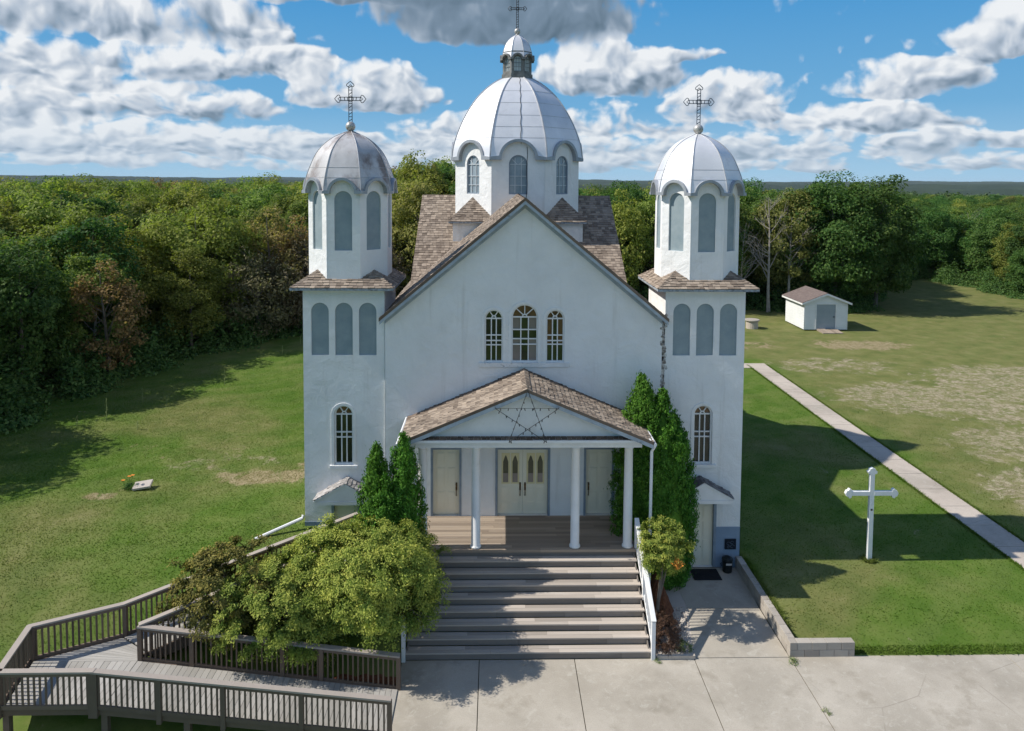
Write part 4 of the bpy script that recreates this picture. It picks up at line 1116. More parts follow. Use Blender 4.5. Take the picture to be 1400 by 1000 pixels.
# ------------------------------------------------------------------ ramp
def ramp():
    rp = empty('wheelchair_ramp', (-7.5, -5.2, 0)); tag(rp, 'brown timber access ramp folding back around the big juniper bush', 'ramp')
    O = Vector((7.5, 5.2, 0))
    def V(x, y, z): return Vector((x, y, z))+O
    # decks
    DL, DR = .36, GZ+.03
    def deck(p0, p1, q0, q1, n, name='deck'):
        """boards across a strip: p0->p1 one edge, q0->q1 the other"""
        b = MB(); p0, p1, q0, q1 = (V(*k) for k in (p0, p1, q0, q1))
        for i in range(n):
            a, c = i/n, (i+.94)/n; j = rng.uniform(0, .004)
            t = [p0.lerp(p1, a), p0.lerp(p1, c), q0.lerp(q1, c), q0.lerp(q1, a)]; t = [k+Vector((0, 0, j)) for k in t]
            b.add(t+[k-Vector((0, 0, .036)) for k in t], [(0, 1, 2, 3), (7, 6, 5, 4), (0, 4, 5, 1), (1, 5, 6, 2), (2, 6, 7, 3), (3, 7, 4, 0)])
        return b.build(name, M['rampdeck'], rp)
    deck((-3.32, -7.12, DR), (-9.75, -7.14, DL), (-3.32, -5.72, DR), (-9.75, -5.62, DL), 46)
    deck((-9.76, -7.14, DL), (-11.98, -7.14, DL), (-9.76, -5.62, DL), (-12.3, -5.62, DL), 16)
    deck((-12.3, -5.615, DL), (-10.55, -4.72, DL+.02), (-9.76, -5.615, DL), (-9.55, -5.4, DL+.02), 10)
    UL, UR = (-10.52, -4.70, DL+.02), (-5.05, -1.70, 1.36)
    ULi, URi = (-9.5, -5.35, DL+.02), (-4.35, -2.55, 1.36)
    deck(UL, UR, ULi, URi, 42)
    deck((-5.03, -1.69, 1.36), (-3.32, -.75, 1.37), (-4.33, -2.54, 1.36), (-3.32, -2.05, 1.37), 12)
    # fascia under the outer edges
    f = MB()
    for a, c in (((-3.32, -7.15, DR), (-9.9, -7.17, DL)), ((-9.9, -7.17, DL), (-12.02, -7.17, DL)), ((-12.03, -7.15, DL), (-12.36, -5.60, DL)), ((-12.36, -5.60, DL), (-10.53, -4.67, DL)),
                 ((-10.53, -4.67, DL), (-5.05, -1.66, 1.36)), ((-3.32, -5.69, DR), (-9.72, -5.59, DL)), ((-9.5, -5.33, DL), (-4.4, -2.55, 1.36))):
        a, c = V(*a), V(*c); a.z -= .10; c.z -= .10; f.beam(a, c, .04, .19)
    f.build('fascia', M['lumber'], rp)
    # supports
    s = MB()
    for x, y in ((-11.95, -7.1), (-9.75, -7.1), (-7.9, -7.1), (-6.0, -7.1), (-12.25, -5.65), (-10.5, -4.75), (-9.7, -5.6)):
        zt = DR+(DL-DR)*min(1, (x+3.32)/-6.43)
        p = V(x, y, 0); MB().box(p.x-.07, p.x+.07, p.y-.07, p.y+.07, float(ground_z(x, y))-.3, zt-.05).build('support_post', M['lumber'], rp)
    count = [0]; extra = MB()
    def rail(pts, zs, hts=.86, posts=(), first=True, last=True, nb=None, step=.125):
        """pts: ground line of the railing; zs: deck level at each point"""
        P = [V(x, y, z) for (x, y), z in zip(pts, zs)]
        t = MB()
        for a, c in zip(P[:-1], P[1:]):
            d = (c-a); d.z = 0; d.normalize(); e = d*.04
            t.beam(a-e+Vector((0, 0, hts)), c+e+Vector((0, 0, hts)), .15, .042)
        rl = t.build('railing', M['railtop'], rp)
        u = MB()
        for a, c in zip(P[:-1], P[1:]):
            u.beam(a+Vector((0, 0, hts-.072)), c+Vector((0, 0, hts-.072)), .042, .095)
            u.beam(a+Vector((0, 0, .02)), c+Vector((0, 0, .02)), .042, .10)
        u.build('rail_board', M['lumber'], rl)
        def post(p, double=False):
            w = .052
            MB().box(p.x-w*(1.9 if double else 1), p.x+w*(1.9 if double else 1), p.y-w, p.y+w, p.z-.22, p.z+hts-.022).build('post', M['lumber'], rl)
        for i, p in enumerate(P):
            if (i == 0 and not first) or (i == len(P)-1 and not last): continue
            post(p, 0 < i < len(P)-1)
        for seg, tt in posts: post(P[seg].lerp(P[seg+1], tt))
        for a, c in zip(P[:-1], P[1:]):
            L = (c-a).length; n = max(2, int(L/step))
            for i in range(1, n):
                p = a.lerp(c, i/n)
                bb = MB().box(p.x-.018, p.x+.018, p.y-.018, p.y+.018, p.z+.0, p.z+hts-.05) if count[0] < 100 else extra.box(p.x-.018, p.x+.018, p.y-.018, p.y+.018, p.z+.0, p.z+hts-.05)
                count[0] += 1
                if bb is not extra: bb.build('baluster', M['lumber'], rl)
    rail([(-3.30, -7.20), (-9.95, -7.22), (-12.05, -7.22)], [DR-.02, DL, DL], posts=((0, .30), (0, .565), (0, .78)))
    rail([(-3.30, -5.66), (-9.70, -5.56)], [DR-.02, DL], posts=((0, .30), (0, .45), (0, .80)))
    rail([(-12.05, -7.20), (-12.40, -5.55), (-10.53, -4.62)], [DL, DL, DL+.02], first=False)
    rail([(-10.53, -4.62), (-5.10, -1.62)], [DL+.02, 1.36], posts=((0, .35), (0, .68)), first=False)
    rail([(-9.70, -5.52), (-4.55, -2.62)], [DL+.02, 1.33], posts=((0, .4), (0, .75)), first=False)
    if extra.v: tag(extra.build('baluster', M['lumber'], rp), kind='stuff')
ramp()

# ------------------------------------------------------------------ low block wall, cross, small things by the right tower
def right_side():
    w = MB()
    def run(x0, x1, y0, y1, along, top, nc):
        for c in range(nc):
            z0 = GZ-.02+c*.21; p = (y0 if along == 'y' else x0)-(.2 if c % 2 else 0); e = y1 if along == 'y' else x1
            while p < e:
                q = min(p+.4, e); a = max(p, y0 if along == 'y' else x0)
                j = rng.uniform(-.004, .004)
                if q-a > .03:
                    if along == 'y': w.box(x0+j, x1+j, a+.004, q-.004, z0, z0+.205)
                    else: w.box(a+.004, q-.004, y0+j, y1+j, z0, z0+.205)
                p += .4
    run(7.02, 7.22, -4.34, -.02, 'y', 0, 2)
    run(7.0, 8.76, -4.56, -4.345, 'x', 0, 2)
    o = w.build('block_wall', M['block'], bevel=.008); tag(o, 'low L shaped concrete block wall holding back the right lawn', 'wall')
    # white wooden cross
    cr = empty('lawn_cross', (11.38, -.2, -.12)); tag(cr, 'tall white wooden cross with budded ends standing on the right lawn', 'cross')
    y0, y1 = -.055, .055
    up_ = MB().box(-.075, .075, y0, y1, -.2, 2.95); up_.build('upright', M['white'], cr, bevel=.006)
    b = MB().box(-.66, -.0755, y0-.004, y1+.004, 2.235, 2.375); b.box(.0755, .66, y0-.004, y1+.004, 2.235, 2.375); b.build('arm', M['white'], cr, bevel=.006)
    def bud(cx, cz, dx, dz):
        pts = [(0, -.075), (.02, -.16), (.10, -.19), (.14, -.12), (.20, -.11), (.25, 0), (.20, .11), (.14, .12), (.10, .19), (.02, .16), (0, .075)]
        o = [(cx+(dx*a-dz*p)*.85, cz+(dz*a+dx*p)*.85) for a, p in pts]
        m = MB().plate(frame((0, 0, 0), (1, 0, 0)), o, (), .06, -.06); m.build('bud', M['white'], cr, bevel=.006)
    bud(-.66, 2.305, -1, 0); bud(.66, 2.305, 1, 0); bud(0, 2.95, 0, 1)
    MB().box(-.03, .03, y0-.012, y0-.001, 1.74, 1.80).build('name_plate', M['plaque'], cr)
    # door mat
    m = MB().box(5.47, 6.36, -.78, -.12, GZ+.003, GZ+.022)
    for i in range(7): m.box(5.51, 6.32, -.74+i*.09, -.70+i*.09, GZ+.022, GZ+.028)
    tag(m.build('door_mat', M['rubber']), 'black rubber mat in front of the white basement door', 'door mat')
    # dark can by the wall
    c = empty('ash_can', (6.68, -.26, GZ)); tag(c, 'small dark metal can in the corner by the block wall', 'can')
    b = MB(); b.lathe([(.13, 0), (.15, .02), (.17, .40), (.185, .42), (.16, .43)], 18); b.build('body', M['binmetal'], c)
    b = MB(); b.lathe([(.175, .425), (.17, .46), (.10, .50), (.03, .51)], 18); b.tube([(-.18, 0, .30), (-.23, 0, .27), (-.18, 0, .2)], .012, 6); b.build('lid', M['binmetal'], c)
    MB().box(-.10, .09, -.185, -.176, .30, .36).build('label_patch', M['stone'], c)
    # dark plaque on the blue foundation with illegible relief
    p = empty('wall_plaque', (6.86, .04, .38)); tag(p, 'dark square plaque with worn pale relief on the blue grey foundation', 'plaque')
    MB().box(-.19, .19, -.035, -.001, -.18, .18).build('panel', M['plaque'], p, bevel=.02)
    b = MB()
    for (x, z, r) in ((-.07, .03, .06), (.05, .06, .055), (.06, -.07, .065), (-.06, -.09, .045)):
        b.tube([(x+r*cos(k*pi/5), -.038, z+r*.8*sin(k*pi/5)) for k in range(9)], .010, 5)
    b.build('relief', M['engrave'], p)
right_side()

# ------------------------------------------------------------------ foliage builders
def leaf_mesh(name, P, N, ln, wd, material, tip=None, core=None, jitter=.6, seed=0, droop=0.0, dirs=None):
    """P points, N outward normals; one pointed leaf quad per point"""
    g = np.random.default_rng(seed); n = len(P)
    nn = N + g.normal(0, jitter, (n, 3)); nn /= np.linalg.norm(nn, axis=1)[:, None]+1e-9
    t = g.normal(0, 1, (n, 3)) if dirs is None else dirs + g.normal(0, .35, (n, 3))
    t -= nn*np.sum(t*nn, 1)[:, None]; t /= np.linalg.norm(t, axis=1)[:, None]+1e-9
    b = np.cross(nn, t)
    L = (ln*g.uniform(.6, 1.35, n))[:, None]; Wd = (wd*g.uniform(.6, 1.35, n))[:, None]
    V = np.empty((n, 4, 3)); V[:, 0] = P-t*L*.5; V[:, 1] = P+b*Wd*.5+t*L*.05; V[:, 2] = P+t*L*.5-np.array([0, 0, 1])*L*droop; V[:, 3] = P-b*Wd*.5+t*L*.05
    V = V.reshape(-1, 3); nf = n; cv, cf = (np.zeros((0, 3)), []) if core is None else core
    me = bpy.data.meshes.new(name)
    nv = len(V)+len(cv); me.vertices.add(nv); me.vertices.foreach_set('co', np.concatenate([V, cv]).astype(np.float32).ravel())
    loops = list(range(nf*4)); starts = np.arange(nf)*4; tot = np.full(nf, 4)
    if len(cf):
        cl = [i+len(V) for f in cf for i in f]; cs = np.cumsum([0]+[len(f) for f in cf[:-1]])+nf*4
        loops = loops+cl; starts = np.concatenate([starts, cs]); tot = np.concatenate([tot, [len(f) for f in cf]])
    me.loops.add(len(loops)); me.loops.foreach_set('vertex_index', np.array(loops, dtype=np.int32))
    me.polygons.add(len(starts)); me.polygons.foreach_set('loop_start', np.array(starts, dtype=np.int32))
    try: me.polygons.foreach_set('loop_total', np.array(tot, dtype=np.int32))
    except Exception: pass
    me.materials.append(material)
    if tip is not None:
        a = me.attributes.new('tip', 'FLOAT', 'POINT'); tv = np.zeros(nv); tv[:len(V)] = np.repeat(tip, 4); a.data.foreach_set('value', tv.astype(np.float32))
    me.update(); me.validate(); return me
def mesh_obj(name, me, parent=None, loc=None):
    o = bpy.data.objects.new(name, me); COL.objects.link(o)
    if parent: o.parent = parent
    if loc: o.location = loc
    return o
def lump_core(r, z0, z1, seed, prof):
    """closed lumpy core so that dense shrubs are not see-through"""
    g = np.random.default_rng(seed); seg, rings = 18, 10; vs = []; fs = []
    for i in range(rings+1):
        t = i/rings; rr = prof(t)*r
        for k in range(seg):
            q = rr*(1+g.normal(0, .07)); a = 2*pi*k/seg
            vs.append((q*cos(a), q*sin(a), z0+(z1-z0)*t))
    for i in range(rings):
        for k in range(seg): fs.append((i*seg+k, i*seg+(k+1) % seg, (i+1)*seg+(k+1) % seg, (i+1)*seg+k))
    fs.append(tuple(rings*seg+k for k in range(seg))); fs.append(tuple(range(seg-1, -1, -1)))
    return np.array(vs), fs

def crown_points(seed, h, rx, ry, zc, rz, clumps, per, cr, gap=.0, shape=1.0, low=-.75):
    g = np.random.default_rng(seed); Ps = []; Ns = []
    k = 0
    while k < clumps:
        d = g.normal(0, 1, 3); d /= np.linalg.norm(d)
        if d[2] < low: continue
        rad = g.uniform(.42, 1.0)**.6
        c = d*rad; c[2] = np.sign(c[2])*abs(c[2])**shape
        c = np.array([c[0]*rx, c[1]*ry, zc+c[2]*rz]); r = cr*g.uniform(.55, 1.3)
        n = int(per*g.uniform(.6, 1.4)); q = g.normal(0, 1, (n, 3)); q /= np.linalg.norm(q, axis=1)[:, None]
        s = g.uniform(.35, 1.05, n)[:, None]**.5
        p = c+q*s*r*np.array([1.15, 1.15, .72]); Ps.append(p)
        out = p-np.array([0, 0, zc-rz*.25]); out /= np.linalg.norm(out, axis=1)[:, None]+1e-9
        Ns.append(.55*q+.55*out+np.array([0, 0, .45])); k += 1
    return np.concatenate(Ps), np.concatenate(Ns)
def limb_mesh(seed, h, r0, spread, n, top=.9, base=.25, twigs=0, lean=.05):
    g = random.Random(seed); b = MB()
    lx, ly = g.uniform(-lean, lean), g.uniform(-lean, lean)
    def ax(t): return Vector((lx*h*t+.06*h*sin(t*3+seed)*t*.5, ly*h*t+.05*h*cos(t*2.3+seed)*t*.4, h*t*top))
    b.tube([ax(t) for t in np.linspace(0, 1, 9)], [r0*(1-.88*t)*(1.25 if t == 0 else 1) for t in np.linspace(0, 1, 9)], 7)
    for i in range(n):
        t = g.uniform(base, .92); a = g.uniform(0, 2*pi); L = spread*(1-.55*t)*g.uniform(.6, 1.15); el = g.uniform(.25, .95)
        p = ax(t); d = Vector((cos(a)*cos(el), sin(a)*cos(el), sin(el)))
        pts = [p+d*L*s+Vector((0, 0, .25*L*s*s)) for s in (0, .33, .66, 1)]; rr = r0*(1-.85*t)*.5
        b.tube(pts, [rr, rr*.7, rr*.45, rr*.15], 5)
        for j in range(twigs):
            s = g.uniform(.3, 1); q = pts[0].lerp(pts[3], s); a2 = a+g.uniform(-1.1, 1.1); e2 = el+g.uniform(-.4, .6)
            d2 = Vector((cos(a2)*cos(e2), sin(a2)*cos(e2), sin(e2))); l2 = L*g.uniform(.25, .55)
            b.tube([q, q+d2*l2*.5+Vector((0, 0, .04)), q+d2*l2], [rr*.4, rr*.25, rr*.08], 4, cap=False)
    return b

# ------------------------------------------------------------------ clipped and garden evergreens
def cedar(name, loc, h, r, seed, label, n=15000, prof=None, base=.0):
    prof = prof or (lambda t: (min(1, .74+t*1.7) if t < .15 else 1.0*(1-((t-.15)/.85)**2.0))*1.0+.015)
    root = empty(name, loc); tag(root, label, 'cedar', 'columnar cedars beside the porch')
    g = np.random.default_rng(seed); Ps = []; Ns = []; Ds = []
    plumes = int(n/62); ph = g.uniform(0, 6.28, 4)
    for k in range(plumes):
        t = g.uniform(0, 1)**1.12; a = g.uniform(0, 2*pi)
        bul = 1+.10*sin(4*a+ph[0]+2.0*t)+.07*sin(7*a+ph[1]-6*t)+.06*sin(17*t+ph[2])+.07*g.normal()
        rr = prof(t)*r*bul*g.uniform(.72, .97)
        o = np.array([rr*cos(a), rr*sin(a), base+t*h]); out = np.array([cos(a), sin(a), 0.0])
        up_ = np.array([.42*cos(a), .42*sin(a), 1.0]) if t < .9 else np.array([.12*cos(a), .12*sin(a), 1.0]); up_ /= np.linalg.norm(up_)
        L = g.uniform(.22, .42)*(1 if t < .9 else .8); m = int(62*g.uniform(.7, 1.3)); s = g.uniform(0, 1, m)
        wd = .085*(1-s*.75)+.012
        q = g.normal(0, 1, (m, 3))*wd[:, None]
        Ps.append(o+up_*(s*L)[:, None]+q); Ns.append(np.tile(out+np.array([0, 0, .3]), (m, 1))+q*4); Ds.append(np.tile(up_, (m, 1))+q*3)
    P = np.concatenate(Ps); N = np.concatenate(Ns); D = np.concatenate(Ds)
    core = lump_core(r*.76, base+.02, base+h*.93, seed, lambda q: max(.04, prof(q)))
    me = leaf_mesh('foliage', P, N, .095, .038, M['leaf_cedar'], core=core, seed=seed, jitter=.6, dirs=D)
    mesh_obj('foliage', me, root)
    b = MB().tube([(0, 0, -.3), (0, 0, h*.4)], [.08, .04], 7); b.build('trunk', M['bark'], root)
    return root
cedar('columnar_cedar', (-4.28, -2.85, .0), 4.55, .64, 11, 'dark green pointed cedar left of the porch, farthest from the steps', 22000)
cedar('columnar_cedar', (-3.98, -3.25, .0), 3.85, .50, 12, 'shortest slim cedar in front of its two taller neighbours left of the porch', 14000)
cedar('columnar_cedar', (-3.52, -2.8, .0), 4.85, .66, 13, 'tallest cedar of the left clump, leaning over the wooden steps', 24000)
fat = lambda t: (min(1, .60+t*1.5) if t < .27 else 1.0*(1-((t-.27)/.73)**2.5))+.02
cedar('columnar_cedar', (3.70, -.75, GZ), 6.45, .88, 14, 'tallest cedar right of the porch, growing behind the downspout', 34000, fat)
cedar('columnar_cedar', (4.30, -.95, GZ), 6.0, .84, 15, 'broad cedar between the tall one and the right tower', 34000, fat)
cedar('columnar_cedar', (4.75, -.75, GZ), 5.1, .66, 16, 'lowest cedar right of the porch, next to the basement door', 22000, fat)

def tuft_bush(name, loc, rx, ry, rz, tufts, per, tl, mat_, seed, label, zc=0.0, lw=(.10, .035), cat='bush', floor=-9, droop=.5, tipamt=.8, lowd=-.55, group=None, core=True, squash=1.0):
    """mound of drooping feathery sprays with paler tips"""
    root = empty(name, loc); tag(root, label, cat, group)
    g = np.random.default_rng(seed); Ps = []; Ns = []; Ds = []; Ts = []
    ph = g.uniform(0, 6.28, 4)
    k = 0
    while k < tufts:
        d = g.normal(0, 1, 3); d /= np.linalg.norm(d)
        if d[2] < lowd: continue
        a = atan2(d[1], d[0]); lump = 1+.10*sin(3*a+ph[0])+.08*sin(5*a+ph[1]+2*d[2])+.06*g.normal()
        c = np.array([d[0]*rx, d[1]*ry, zc+d[2]*rz])*lump*(g.uniform(.84, 1.04) if g.random() < .68 else g.uniform(.5, .85))
        if c[2] < floor: continue
        out = d+np.array([0, 0, .35]); out /= np.linalg.norm(out)
        m = int(per*g.uniform(.7, 1.3)); s = g.uniform(0, 1, m)
        az = g.uniform(0, 2*pi, m); sp = np.stack([np.cos(az), np.sin(az), g.normal(0, .3, m)], 1)*g.uniform(.15, 1, m)[:, None]
        dd = out+sp*.75; dd /= np.linalg.norm(dd, axis=1)[:, None]
        L = tl*g.uniform(.7, 1.3)
        p = c+dd*(s*L)[:, None]-np.array([0, 0, 1])*(droop*L*s**2)[:, None]+g.normal(0, .02, (m, 3))
        Ps.append(p); Ns.append(out+sp*.3+np.zeros((m, 3))); Ds.append(dd-np.array([0, 0, 1])*(droop*s)[:, None]); Ts.append(np.clip((s-.45)/.55, 0, 1)*tipamt*g.uniform(.3, 1.1)*(1 if d[2] > -.2 else .4))
        k += 1
    P = np.concatenate(Ps); N = np.concatenate(Ns); D = np.concatenate(Ds); T = np.clip(np.concatenate(Ts), 0, 1)
    cr = None
    if core:
        v, f = lump_core(1.0, -1, 1, seed, lambda q: max(.05, sqrt(max(0, 1-(2*q-1)**2))))
        v = v*np.array([rx, ry, rz])*(core if core is not True else .86)+np.array([0, 0, zc]); v[:, 2] = np.maximum(v[:, 2], max(floor, zc-rz*.6)); cr = (v, f)
    me = leaf_mesh('foliage', P, N, lw[0], lw[1], M[mat_], tip=T, core=cr, seed=seed, jitter=.5, dirs=D)
    mesh_obj('foliage', me, root); return root
b_ = tuft_bush('juniper_bush', (-4.28, -4.1, 1.64), 1.75, 1.45, 1.27, 620, 300, .44, 'leaf_golden', 21, 'large golden green juniper mound between the ramp and the steps', lowd=-.75, lw=(.075, .028), droop=.42, tipamt=1.0, core=False, floor=-.70)
MB().tube([(0, 0, -2.2), (0, 0, .3)], [.16, .1], 7).build('stem', M['bark'], b_)
b_ = tuft_bush('juniper_bush', (-6.3, -4.6, 1.15), 1.5, 1.15, 1.12, 340, 290, .40, 'leaf_golden', 22, 'middle juniper bush, its green gold sprays hanging over the inner ramp rail', lowd=-.75, lw=(.075, .028), droop=.42, tipamt=1.0, core=False, floor=-.70)
MB().tube([(0, 0, -2.1), (0, 0, .3)], [.12, .08], 7).build('stem', M['bark'], b_)
b_ = tuft_bush('juniper_bush', (-7.95, -4.55, 1.5), 1.25, .98, 1.12, 190, 170, .38, 'leaf_bronze', 23, 'dark bronze juniper bush at the landing end of the ramp', lowd=-.6, core=False, lw=(.085, .034), droop=.5)
bb = limb_mesh(77, 2.6, .07, 1.0, 14, twigs=3); o_ = bb.build('stem', M['bark'], b_, loc=(0, 0, -1.75))

def topiary():
    r = tuft_bush('topiary_tree', (3.86, -3.25, 1.98), .60, .60, .62, 210, 110, .20, 'leaf_golden', 24, 'small round clipped juniper tree on a bare stem beside the steps', lw=(.06, .026), droop=.35, lowd=-.95, cat='tree', tipamt=1.0, core=False)
    b = MB(); b.tube([(-.22, -.25, -2.3), (-.15, -.1, -1.6), (-.05, .02, -.9), (0, 0, -.2)], [.06, .05, .05, .04], 7)
    b.tube([(-.15, -.1, -1.6), (.05, .1, -1.0), (.2, .1, -.4)], [.035, .03, .02], 6); b.build('trunk', M['bark'], r)
    g = np.random.default_rng(3); P = np.array([.22, -.56, -.18])+g.normal(0, .07, (160, 3)); mesh_obj('scorched_patch', leaf_mesh('scorched_patch', P, np.tile([.2, -1, .3], (160, 1)), .08, .035, M['petal'], seed=4), r)
topiary()
def bed():
    # gravel bed beside the steps: pebbles, a rusty mulch heap and a dead brown shrub
    g = random.Random(8); b = MB()
    def inbed(x, y): return 3.36 < x < 4.40+.45*((y+4.5)/2.3) and -4.5 < y < -2.2
    b.add([(3.3, -4.54, GZ-.006), (4.5, -4.54, GZ-.006), (4.92, -2.3, GZ-.006), (4.85, -.05, GZ-.006), (3.3, -.05, GZ-.006)], [(0, 1, 2, 3, 4)])
    n = 0
    while n < 900:
        x, y = g.uniform(3.36, 4.85), g.uniform(-4.48, -2.2)
        if not inbed(x, y): continue
        r = g.uniform(.014, .036); v = [(x+r*g.uniform(.7, 1.2)*cos(a), y+r*g.uniform(.7, 1.2)*sin(a), GZ-.004) for a in np.arange(6)*pi/3]
        t = [(x+(p[0]-x)*.6, y+(p[1]-y)*.6, GZ-.004+r*.9) for p in v]
        b.add(v+t, [tuple(range(6, 12))]+[(i, (i+1) % 6, (i+1) % 6+6, i+6) for i in range(6)]); n += 1
    tag(b.build('gravel_bed', M['stone']), 'strip of pale pebbles edging the right side of the wooden steps', 'gravel bed', kind='stuff')
    e = MB().box(3.42, 4.44, -4.62, -4.53, GZ, GZ+.10); e.box(4.441, 4.45, -4.62, -4.53, GZ, GZ+.05)
    tag(e.build('bed_kerb', M['pathcon']), 'short low kerb closing the gravel bed in front', 'kerb')
    h = MB(); seg = 26; rings = 9; vs = []
    for i in range(rings+1):
        t = i/rings
        for k in range(seg):
            a = 2*pi*k/seg; q = (1-t)*(1+g.uniform(-.10, .10)); vs.append((3.93+.45*q*cos(a)+.05*t, -2.2+1.0*q*sin(a)+.35*t, GZ+.01+.85*(t**.8)+g.uniform(-.02, .02)))
    h.add(vs, [(i*seg+k, i*seg+(k+1) % seg, (i+1)*seg+(k+1) % seg, (i+1)*seg+k) for i in range(rings) for k in range(seg)]+[tuple(rings*seg+k for k in range(seg))])
    tag(h.build('mulch_heap', M['mulch']), 'rust coloured heap of bark mulch under the round topiary', 'mulch heap')
    d = tuft_bush('dead_shrub', (3.78, -3.85, GZ+.22), .30, .62, .38, 90, 70, .24, 'leaf_dead', 31, 'dead brown shrub sprawling on the gravel by the stair rail', lw=(.11, .012), droop=.3, lowd=-.3, core=False, tipamt=0)
    tag(tuft_bush('weed_clump', (4.25, -4.15, GZ+.02), .20, .28, .08, 26, 24, .10, 'weed', 32, 'low green weeds among the pebbles of the gravel bed', lw=(.06, .02), droop=.2, lowd=0, core=False, tipamt=0), cat='weeds')
def joint_weeds():
    for i, (x, y, s_, lb) in enumerate(((7.02, -4.78, 1.0, 'weed tuft at the foot of the block wall corner in the slab joint'), (7.06, -6.6, .7, 'small weed in the slab joint near the front of the forecourt'), (3.42, -4.72, .6, 'tiny weed by the foot of the white stair rail'))):
        tuft_bush('weed', (x, y, GZ), .10*s_, .14*s_, .05*s_, 14, 20, .09*s_, 'weed', 90+i, lb, lw=(.05*s_, .016*s_), droop=.2, lowd=0, core=False, tipamt=0, cat='weed')
bed(); joint_weeds()
# red brown mulch and litter under the junipers
def juniper_bed():
    b = MB(); xs = np.linspace(-9.2, -3.42, 30); ys = np.linspace(-5.5, -2.9, 14); g = random.Random(4)
    def z(x, y): return -.52+.75*(y+5.5)/2.6+g.uniform(-.03, .03)
    vs = [(x, max(y, -5.5), z(x, y)) for y in ys for x in xs if True]; m = len(xs)
    fs = []
    for i in range(len(ys)-1):
        for j in range(m-1):
            if ys[i+1] < -5.38+.545*(xs[j]+9.5): fs.append((i*m+j, i*m+j+1, (i+1)*m+j+1, (i+1)*m+j))
    b.add(vs, fs); tag(b.build('mulch_bed', M['mulch']), kind='structure')
juniper_bed()

# ------------------------------------------------------------------ shed and well cap
def shed():
    sx, sy = 24.75, 36.4; W_, D_ = 3.62, 3.9; s = empty('garden_shed', (sx, sy, 0)); tag(s, 'small white shed with a brown gable roof and grey door by the trees', 'shed')
    eh, ph = 2.42, 3.12
    f = frame((0, 0, 0), (1, 0, 0)); dx0, dx1 = 1.02, 2.62
    b = MB(); b.plate(f, [(0, .08), (W_, .08), (W_, eh), (W_/2, ph-.06), (0, eh)], [rect(dx0, dx1, .14, 2.18)], 0, -.08)
    b.box(0, .08, .082, D_, .08, eh); b.box(W_-.08, W_, .082, D_, .08, eh); b.plate(frame((0, D_, 0), (1, 0, 0)), [(.081, .08), (W_-.081, .08), (W_-.081, eh), (W_/2, ph-.06), (.081, eh)], (), 0, -.08)
    z = .28
    while z < eh-.05:      # siding laps
        b.box(-.012, -.001, .0, D_, z, z+.012)
        for a, c in ((0, dx0-.09), (dx1+.09, W_)): b.box(a, c, -.012, -.001, z, z+.012)
        z += .2
    b.build('wall', M['shedwall'], s)
    r = MB(); sl = (ph-eh)/(W_/2); L = sqrt(1+sl*sl); hw = W_/2+.28
    for q in (-1, 1):
        dv = Vector((-q, 0, sl)).normalized(); nrm = Vector((q*sl, 0, 1)).normalized(); ez = ph-sl*hw
        o = Vector((W_/2+q*hw, 0, ez)); n_ = 12
        for i in range(n_):
            r.obox(o+Vector((0, D_/2-.02, 0))+dv*(hw*L*(i+.5)/n_)+nrm*.03, (0, 1, 0), dv, nrm, D_/2+.22, hw*L/n_/2+.008, .012+.004*(i % 2))
    r.build('roof', M['shedroof'], s)
    t = MB()
    for q in (-1, 1):
        t.plate(frame((0, -.245, 0), (1, 0, 0)), [(W_/2, ph+.01), (W_/2, ph-.15), (W_/2+q*hw, ph-sl*hw-.15), (W_/2+q*hw, ph-sl*hw+.01)][::(1 if q < 0 else -1)], (), 0, -.03)
        t.box(W_/2+q*(hw-.01)-.015, W_/2+q*(hw-.01)+.015, -.21, D_+.18, ph-sl*hw-.14, ph-sl*hw-.005)
    t.box(dx0-.08, dx0-.002, -.03, -.001, .12, 2.26); t.box(dx1+.002, dx1+.08, -.03, -.001, .12, 2.26); t.box(dx0-.001, dx1+.001, -.03, -.001, 2.182, 2.26)
    t.box(-.02, .06, -.02, -.0125, .08, eh-.05); t.box(W_-.06, W_+.02, -.02, -.0125, .08, eh-.05)
    t.build('trim', M['white'], s)
    d = MB().box(dx0+.005, dx1-.005, .02, .06, .145, 2.175)
    for i in range(1, 4): d.box(dx0+.01, dx1-.01, .012, .0195, .145+i*.5, .165+i*.5)
    do = d.build('door', M['sheddoor'], s); MB().box(dx1-.18, dx1-.06, -.01, .011, 1.1, 1.18).build('latch', M['rubber'], do)
    p = MB()
    for i in range(7): p.add([(dx0+.05+i*.24, -1.25, .04), (dx0+.27+i*.24, -1.25, .04), (dx0+.27+i*.24, -.03, .15), (dx0+.05+i*.24, -.03, .15), (dx0+.05+i*.24, -1.25, -.05), (dx0+.27+i*.24, -1.25, -.05), (dx0+.27+i*.24, -.03, .0), (dx0+.05+i*.24, -.03, .0)],
                             [(0, 1, 2, 3), (4, 5, 1, 0), (0, 3, 7, 4), (2, 1, 5, 6)])
    p.build('ramp', M['plank'], s)
    w = empty('well_cap', (20.75, 37.4, float(ground_z(20.75, 37.4)))); tag(w, 'squat round concrete well cover on the grass left of the shed', 'well cover')
    MB().lathe([(.50, -.2), (.50, .62), (.46, .65)], 20).build('ring', M['pathcon'], w)
    MB().lathe([(.60, .652), (.62, .70), (.60, .76), (.1, .78)], 20).build('lid', M['block'], w)
shed()

